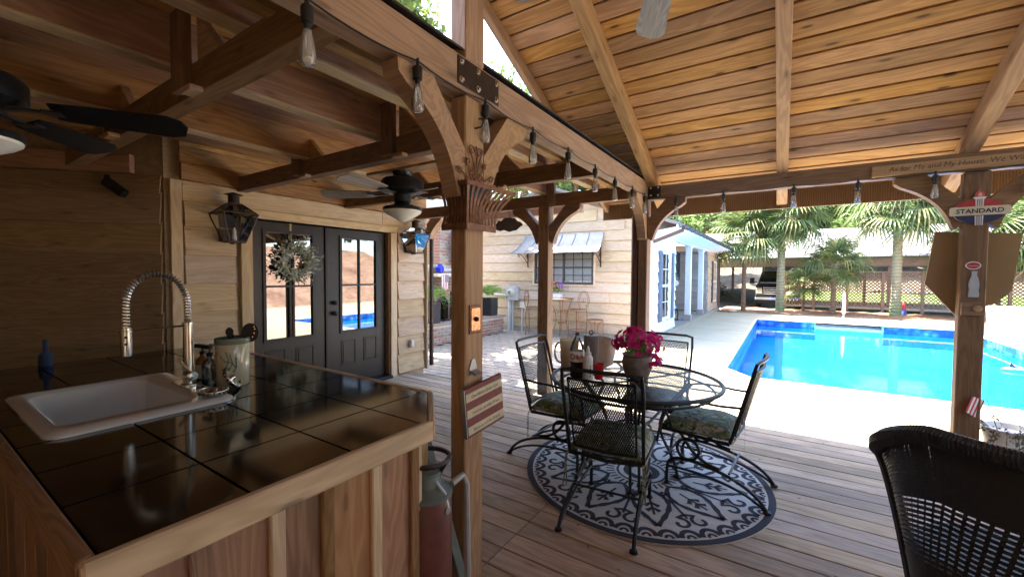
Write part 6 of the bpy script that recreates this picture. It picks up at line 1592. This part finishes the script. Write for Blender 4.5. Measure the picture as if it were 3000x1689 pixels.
# ================================================================ behind the pool: lattice fence, carport, truck, palms, trees
FY = 24.45
fn = thing('lattice_fence', 'brown wooden lattice fence behind the palms', 'fence', (5, FY, G))
posts = [.06, 1.18, 2.42, 3.66, 4.95, 6.2, 7.45, 8.7, 9.95, 11.2]
for i, x in enumerate(posts): plank('fence_post', (x, FY, G-.1), (x, FY, 1.72), .10, .10, 'fence_wood', fn, (1, 0, 0))
for x0, x1 in zip(posts, posts[1:]):
    m = MB(); a0, a1, z0, z1 = x0+.05, x1-.05, .10, 1.66
    for sg in (1, -1):
        k = a0-(z1-z0)
        while k < a1+(z1-z0):
            # line x = k + sg*(z-z0)
            xa, za = (k, z0) if sg > 0 else (k, z0); xb, zb2 = k+sg*(z1-z0), z1
            def clip(xa, za, xb, zb2):
                if xa > xb: xa, za, xb, zb2 = xb, zb2, xa, za
                if xb < a0 or xa > a1: return None
                s = (zb2-za)/(xb-xa)
                if xa < a0: za += s*(a0-xa); xa = a0
                if xb > a1: zb2 += s*(a1-xb); xb = a1
                return xa, za, xb, zb2
            q = clip(xa, za, xb, zb2)
            if q and q[2]-q[0] > .02: m.bar((q[0], FY+sg*.006, q[1]), (q[2], FY+sg*.006, q[3]), .008, .037, (0, 0, 1) if False else (-sg*.7, 0, .7))
            k += .142
    m.o('lattice_panel', 'fence_wood', fn, kind='stuff')
    plank('rail', (a0, FY, 1.69), (a1, FY, 1.69), .07, .06, 'fence_wood', fn); plank('rail', (a0, FY, .06), (a1, FY, .06), .05, .10, 'grey_siding', fn)
cpt = thing('carport', 'long low carport with grey shingle roof and timber beam', 'carport', (3, 27, G))
plank('beam', (-14, 24.6, 2.12), (16, 24.6, 2.12), .14, .36, 'fence_wood', cpt)
plank('soffit_board', (-14, 24.62, 1.92), (16, 24.62, 1.92), .2, .03, 'window_dark', cpt)
for x in (-9.0, 3.9, 9.2, 14.0): plank('carport_post', (x, 24.60, -.25), (x, 24.60, 1.93), .16, .16, 'fence_wood', cpt, (1, 0, 0))
for x in (-9.0, -2.9, 3.9, 9.2): plank('carport_post', (x, 31.5, -.25), (x, 31.5, 2.4), .14, .14, 'fence_wood', cpt, (1, 0, 0))
n = 34; ya, za, yb, zb2 = 24.2, 2.36, 29.2, 4.12
m = MB()
for i in range(n):
    t0, t1 = i/n, (i+1.08)/n; y0, z0, y1, z1 = ya+(yb-ya)*t0, za+(zb2-za)*t0, ya+(yb-ya)*t1, za+(zb2-za)*t1
    m.add([(-15, y0, z0+.022), (17, y0, z0+.022), (17, y1, z1+.004), (-15, y1, z1+.004), (-15, y0, z0), (17, y0, z0)], [(0, 1, 2, 3), (4, 5, 1, 0)])
m.add([(-15, ya, za-.02), (17, ya, za-.02), (17, yb, zb2-.02), (-15, yb, zb2-.02)], [(0, 3, 2, 1)])
m.add([(-15, yb, zb2), (17, yb, zb2), (17, 34, 2.5), (-15, 34, 2.5)], [(0, 1, 2, 3)]); m.o('shingle_roof', 'shingle', cpt)
plank('drip_edge', (-15, 24.19, 2.345), (17, 24.19, 2.345), .03, .06, 'window_dark', cpt)
# pickup truck
tr = thing('pickup_truck', 'black pickup truck parked nose forward under the carport', 'truck', (-.28, 27.100, -.22))
tz = -.215; tx0 = -.28; W2 = .98
def sect(y, pts): return [V((tx0+x, y, tz+z)) for x, z in pts]
def loft(secs, close=True):
    m = MB(); n = len(secs[0])
    for s in secs: m.v += [tuple(p) for p in s]
    for i in range(len(secs)-1):
        for k in range(n): k2 = (k+1) % n; m.f.append((i*n+k, i*n+k2, (i+1)*n+k2, (i+1)*n+k))
    m.f.append(tuple(reversed(range(n)))); m.f.append(tuple((len(secs)-1)*n+k for k in range(n))); return m
def body(w_, zb, zt, c=.08): return [(-w_+c, zb), (w_-c, zb), (w_, zb+c), (w_, zt-c), (w_-c*1.6, zt), (-w_+c*1.6, zt), (-w_, zt-c), (-w_, zb+c)]
loft([sect(24.850, body(.90, .62, 1.16)), sect(24.920, body(.96, .52, 1.24)), sect(25.200, body(.98, .45, 1.30)), sect(26.200, body(1.0, .45, 1.36)), sect(30.600, body(1.0, .45, 1.36))]).o('body', 'truck_black', tr)
def cab(w0, w1, z0, z1): return [(-w0, z0), (w0, z0), (w1, z1-.06), (w1-.08, z1), (-w1+.08, z1), (-w1, z1-.06)]
loft([sect(26.050, cab(.92, .90, 1.30, 1.40)), sect(26.750, cab(.92, .76, 1.30, 1.93)), sect(28.500, cab(.92, .78, 1.30, 1.96)), sect(28.800, cab(.92, .80, 1.30, 1.90))]).o('cab', 'truck_black', tr)
m = MB(); m.add(sect(26.100, [(-.80, 1.39), (.80, 1.39)])+sect(26.700, [(.70, 1.86), (-.70, 1.86)]), [(0, 1, 2, 3)]); m.v = [tuple(V(v)+V((0, -.03, .02))) for v in m.v]; m.o('windscreen', 'door_glass', tr)
gr = box('grille', (tx0-.62, 24.790, tz+.72), (tx0+.62, 24.860, tz+1.14), 'ink', tr)
for k in range(4): box('grille_bar', (tx0-.60, 24.765, tz+.77+k*.1), (tx0+.60, 24.789, tz+.81+k*.1), 'chrome', gr)
box('badge', (tx0-.09, 24.750, tz+.90), (tx0+.09, 24.764, tz+.98), 'navy', gr, .02)
box('bumper', (tx0-.97, 24.700, tz+.46), (tx0+.97, 24.840, tz+.64), 'chrome', tr, .03); box('air_dam', (tx0-.85, 24.750, tz+.30), (tx0+.85, 24.900, tz+.455), 'tyre', tr)
for s in (-1, 1):
    box('headlight', (tx0+s*.79-.14, 24.800, tz+.78), (tx0+s*.79+.14, 24.870, tz+1.10), 'chrome', tr, .02)
    q = MB(); q.box((tx0+s*1.20-.11, 26.350, tz+1.28), (tx0+s*1.20+.11, 26.430, tz+1.58)); q.bar((tx0+s*.94, 26.400, tz+1.36), (tx0+s*1.15, 26.400, tz+1.36), .05, .05); q.o('mirror', 'truck_black', tr)
    for y in (25.600, 29.400):
        q = MB(); q.lathe([(.10, -.13), (.36, -.13), (.40, -.09), (.40, .09), (.36, .13), (.10, .13)], (tx0+s*.86, y, tz+.40), 22, Matrix.Rotation(R_(90), 4, 'Y')); wh = q.o('wheel', 'tyre', tr, True)
        q = MB(); q.lathe([(.22, -.005), (.20, .01), (.05, .0), (.03, .02)], (tx0+s*.86+s*.13, y, tz+.40), 14, Matrix.Rotation(R_(90*s), 4, 'Y')); q.o('rim', 'galv', wh, True)
# palms: fan fronds share four meshes
def frond(seed, L=.95, droop=.5):
    r = random.Random(seed); m = MB(); st_len = .75
    stem = bez([V((0, 0, 0)), V((st_len*.5, 0, .16)), V((st_len, 0, .10))], 6); m.tube(stem, [.018, .016, .014, .012, .011, .010, .009], 4)
    hub = stem[-1]; nL = 30
    for i in range(nL):
        a = R_(-118+236*i/(nL-1)); d = V((math.cos(a), math.sin(a), 0)); ln = L*(.72+.28*math.cos(a*.72))*r.uniform(.9, 1.05); up = .10*math.cos(a)
        dz = droop*r.uniform(.6, 1.3)
        p1 = hub+d*ln*.55+V((0, 0, up*.6)); p2 = hub+d*ln*.86+V((0, 0, up*.4-dz*.22)); p3 = hub+d*ln*1.0+V((0, 0, up*.1-dz*.62))
        s = V((-d.y, d.x, 0)); wd = .060
        base = len(m.v)
        for p, w_ in ((hub, .010), (p1, wd), (p2, wd*.6), (p3, .004)): m.v += [tuple(p-s*w_/2+V((0, 0, .008))), tuple(p), tuple(p+s*w_/2+V((0, 0, .008)))]
        for k in range(3):
            b0 = base+3*k; m.f += [(b0, b0+1, b0+4, b0+3), (b0+1, b0+2, b0+5, b0+4)]
    return mesh(m.v, m.f)
FR = [frond(1), frond(2, 1.0, .8), frond(3, .9, .3), frond(4, .95, 1.2)]
for f_ in FR: f_.materials.append(MT['palm_leaf'])
def trunk_mat(name, lo, hi, band):
    k = N(name); v = k.coord(); sp = k.n('SeparateXYZ'); k.l(v, sp.inputs[0])
    wv = k.math('SINE', k.math('ADD', k.math('MULTIPLY', sp.outputs[2], 48), k.math('MULTIPLY', k.noise(v, 4, 3), 8)))
    c = k.mix(k.ramp(sp.outputs[2], [(.0, (0, 0, 0)), (1, (1, 1, 1))]), lo, hi)
    c = k.mix(k.math('MULTIPLY', k.math('ADD', wv, 1), .18), c, band); c = k.mix(k.math('MULTIPLY', k.noise(v, 22, 4), .5), c, band)
    k.setc(c); k.rough(.9); k.bump(wv, .5, .02); MT[name] = k.m
trunk_mat('palm_green', (.16, .24, .10), (.32, .28, .19), (.10, .11, .06)); trunk_mat('palm_brown', (.20, .125, .075), (.20, .125, .08), (.085, .05, .03))
def palm(x, y, h, r, n, sc_, mat, label, seed, boots=0., lean=0., spread=1.):
    t = thing('palm_tree', label, 'palm tree', (x, y, G-.05), 'palms along the fence'); rd = random.Random(seed); b0 = V((x, y, G-.05))
    m = MB(); N2 = 26; pts = []; rs = []
    for k in range(N2+1):
        q = k/N2; pts.append(b0+V((lean*q*q, 0, (h+.05)*q))); rs.append(r*(1.22-.35*q if q < .15 else 1.12-.18*q)*(1+.05*(k % 2)))
    m.tube(pts, rs, 14); m.o('trunk', mat, t, True)
    top = pts[-1]
    if boots:
        m = MB()
        for k in range(46):
            a = k*2.4; q = rd.uniform(0, 1); p = top+V((0, 0, -boots*(1-q)*1.0)); d = V((math.cos(a), math.sin(a), 0)); m.bar(p+d*r*.8, p+d*(r*1.9)+V((0, 0, .16)), .07, .02)
        m.o('leaf_boots', 'bark', t)
    for k in range(n):
        q = k/max(1, n-1); az = k*2.39996+rd.uniform(-.2, .2); el = R_(72-118*q+rd.uniform(-8, 8)); s = sc_*rd.uniform(.88, 1.1)
        M = T(top+V((0, 0, .10*(1-q)*sc_))) @ Matrix.Rotation(az, 4, 'Z') @ Matrix.Rotation(-el, 4, 'Y') @ Matrix.Rotation(rd.uniform(-.25, .25), 4, 'X') @ Matrix.Scale(s, 4)
        o = bpy.data.objects.new('frond', FR[(k+seed) % 4]); link(o, t, M)
palm(-1.53, 21.45, 3.15, .085, 26, 1.08, 'palm_brown', 'slender dark trunk palm in front of the driveway', 1)
palm(-.14, 22.0, 4.05, .145, 34, 1.22, 'palm_green', 'thick green trunk palm covering part of the truck', 2, .75)
palm(1.74, 22.2, 2.0, .09, 20, .85, 'palm_brown', 'short rough trunk palm before the lattice fence', 3, .35)
palm(3.84, 22.9, 4.35, .15, 32, 1.18, 'palm_green', 'tall thick green trunk palm before the carport post', 4, .45)
palm(6.3, 22.4, 2.7, .10, 28, 1.1, 'palm_brown', 'palm with low fronds behind the tan board', 5, .3)
palm(8.8, 21.6, 3.0, .13, 32, 1.25, 'palm_green', 'palm at the far right beyond the terracotta pot', 6, .4)
palm(.75, 23.4, 1.15, .05, 14, .62, 'palm_brown', 'small young palm right against the lattice fence', 7)
# white panel, terracotta pot, garden rock, toy on the right
wpn = thing('spare_board', 'plain white panel leaning on the lattice fence', 'panel', (6.4, 20.9, G)); obj('sheet', boxm(1.05, .03, .62, .004), 'white_paint', wpn, T(6.35, 20.85, G+.31) @ Matrix.Rotation(R_(-10), 4, 'X'))
tp = thing('terracotta_pot', 'terracotta pot beside the white panel', 'pot', (6.75, 20.2, G)); m = MB(); m.lathe([(.13, 0), (.20, .26), (.23, .26), (.24, .33), (.21, .33), (.19, .28), (0, .27)], (6.78, 20.2, G), 20, caps=False); m.o('pot', 'terracotta', tp, True)
rk = thing('garden_rock', 'pale flat rock in the mulch beside the slender palm', 'rock', (-1.95, 20.9, G)); m = MB(); m.sphere((-1.9, 20.75, G+.03), .14, 9, 5, (1.3, .8, .5)); m.o('rock', 'stone_cap', rk)
ty = thing('garden_toy', 'small red and blue garden ornament beside the tall green palm', 'ornament', (4.15, 23.2, G)); m = MB(); m.lathe([(.09, 0), (.10, .15), (.06, .25)], (4.15, 23.2, G), 10); m.o('base', 'flag_blue', ty, True); m = MB(); m.lathe([(.07, .25), (.08, .36), (.05, .45), (.01, .56)], (4.15, 23.2, G), 10); m.o('figure', 'flag_red', ty, True)
# low plinth boards at the fence foot
# trees
def crown(seed, n, rad, leaf, clumps, hang=0.):
    r = random.Random(seed); m = MB(); cs = []
    for i in range(clumps):
        d = V((r.gauss(0, 1), r.gauss(0, 1), r.gauss(0, .8))).normalized()*r.uniform(.35, 1.); cs.append((V((d.x*rad[0], d.y*rad[1], d.z*rad[2])), r.uniform(.16, .30)*rad[0]))
    for i in range(n):
        c, rr_ = cs[r.randrange(clumps)]; d = V((r.gauss(0, 1), r.gauss(0, 1), r.gauss(0, .75+hang))).normalized()*rr_*r.uniform(.3, 1.)**.6
        p = c+d+V((0, 0, -hang*rr_*r.random()*1.5)); a = V((r.gauss(0, 1), r.gauss(0, 1), r.gauss(0, .7)-hang)).normalized(); s = a.orthogonal().normalized(); s = Matrix.Rotation(r.uniform(0, 6.28), 3, a) @ s; L = leaf*r.uniform(.6, 1.4)
        m.add([p-a*L/2, p+s*L*.24, p+a*L/2, p-s*L*.24], [(0, 1, 2, 3)])
    me = mesh(m.v, m.f); return me, cs
CRA = crown(41, 7000, (3.2, 3.2, 3.0), .34, 42); CRB = crown(42, 7000, (3.4, 3.4, 3.4), .34, 46); CRC = crown(43, 9000, (2.6, 2.6, 3.4), .17, 40, .55)
def tree(x, y, z, h, s, cr_, mat, label, seed, trunk=.22):
    t = thing('tree', label, 'tree', (x, y, z), 'trees beyond the carport'); rd = random.Random(seed); me, cs = cr_; c = V((x, y, z+h)); a = rd.uniform(0, 6.28)
    Mc = T(c) @ Matrix.Rotation(a, 4, 'Z') @ Matrix.Scale(s, 4); obj('crown', me, mat, t, Mc)
    m = MB(); b0 = V((x, y, z-.2)); fork = V((x+rd.uniform(-.3, .3), y, z+h*.55)); m.tube([b0, b0.lerp(fork, .5)+V((rd.uniform(-.15, .15), 0, 0)), fork], [trunk, trunk*.8, trunk*.65], 9)
    for q, rr_ in cs[::4]: e = Mc @ q; m.tube([fork, fork.lerp(e, .5)+V((0, 0, .3)), e], [trunk*.5, trunk*.3, trunk*.1], 5)
    m.o('trunk', 'bark', t)
kinds = [('broad green tree on the hillside', CRA, 'tree_leaf'), ('dark evergreen tree on the hillside', CRB, 'tree_leaf_dark')]
spots = [(-13, 47, 3, 3.8), (-9, 49, 3.2, 4.6), (-5.2, 48, 3, 3.6), (-1, 50, 2.4, 5.2), (3.2, 48, 2.2, 4.6), (7, 51, 2.4, 5.2), (11, 48, 2.2, 4.6), (15.5, 50, 2.4, 5), (20, 47, 2, 4.8), (-17, 48, 3, 5), (26, 46, 2, 5), (1, 57, 3.5, 6.5), (9, 58, 3.5, 6.5), (17, 57, 3.5, 6.5), (-7, 56, 3.5, 6.5), (-15, 56, 3.5, 6.5), (25, 56, 3, 6.5)]
wh_ = ['above the driveway bank', 'behind the cottage roof', 'left of the truck', 'straight behind the truck', 'behind the lattice fence', 'behind the tall green palm', 'behind the tan board', 'beyond the white panel', 'at the far right of the carport']
for i, (x, y, z, h) in enumerate(spots):
    nm, cr_, mt = kinds[i % 2]
    lab = (nm+' '+wh_[i]) if i < len(wh_) else ('tall tree in the back row on the hill' if i >= 11 else 'outer tree on the slope past the carport end')
    tree(x, y, z, h, 1.25+.25*(i % 3), cr_, mt, lab, 50+i)
for i, (x, y) in enumerate(((24, 2), (25, 9), (24, 16), (25, 23))): tree(x, y, 3.2, 4.5, 1.2, (CRA, CRB)[i % 2], 'tree_leaf_dark', 'tree on the red bank beyond the garden edge', 70+i)
tree(-9.0, 33.5, .4, 4.6, .95, CRB, 'tree_leaf_dark', 'dark tree shading the leafy bank behind the cottage gutter', 81)
tree(-6.0, 37.0, 1.0, 4.4, .9, CRA, 'tree_leaf', 'green tree shading the bank left of the truck', 82)
tree(-13, 36, .8, 5, 1.0, CRA, 'tree_leaf_dark', 'dark tree on the bank far behind the cottage', 83)
tree(-9.6, 15.2, G, 7.2, 1.15, CRC, 'tree_leaf', 'tall drooping green tree seen through the gable above the beam', 90, .25)
tree(-10.6, 9.6, G, 7.0, .85, CRA, 'tree_leaf', 'leafy tree close behind the brick chimney', 91, .25)
tree(-9.2, 6.0, G, 7.0, .85, CRB, 'tree_leaf', 'leafy tree behind the end of the house by the fireplace', 93, .25)
tree(-8.8, 19.5, G, 6.0, 1.2, CRA, 'tree_leaf', 'leafy tree rising behind the cottage roof ridge', 92, .25)
for i, (x, y, s) in enumerate(((-11, 31, .55), (-7.5, 32, .5), (-4.5, 31.5, .42), (13, 27.5, .7), (15.5, 25, .7), (7.2, 2.2, .62), (7.0, -.8, .66), (6.8, -3.6, .66), (6.0, -6.2, .7), (2.0, -5.5, .6))):  # near right-hand shrubs are added out of view to lower south-east light
    t = thing('shrub', ['rounded shrub low on the leafy bank above the cottage', 'rounded shrub low on the bank before the broad tree', 'rounded shrub at the foot of the leafy bank by the truck'][i] if i <= 2 else 'unseen rounded shrub added on the right', 'shrub', (x, y, G), 'shrubs on the leafy bank' if i <= 2 else 'shrubs on the garden edge')
    obj('foliage', CRB[0], 'tree_leaf_dark', t, T(x, y, G+1.3*s*1.2) @ Matrix.Rotation(i*1.3, 4, 'Z') @ Matrix.Diagonal(V((s, s, s*.75, 1))))
    m = MB(); m.tube([(x, y, G-.1), (x, y, G+s*1.5)], .08*s, 6); m.o('stem', 'bark', t)
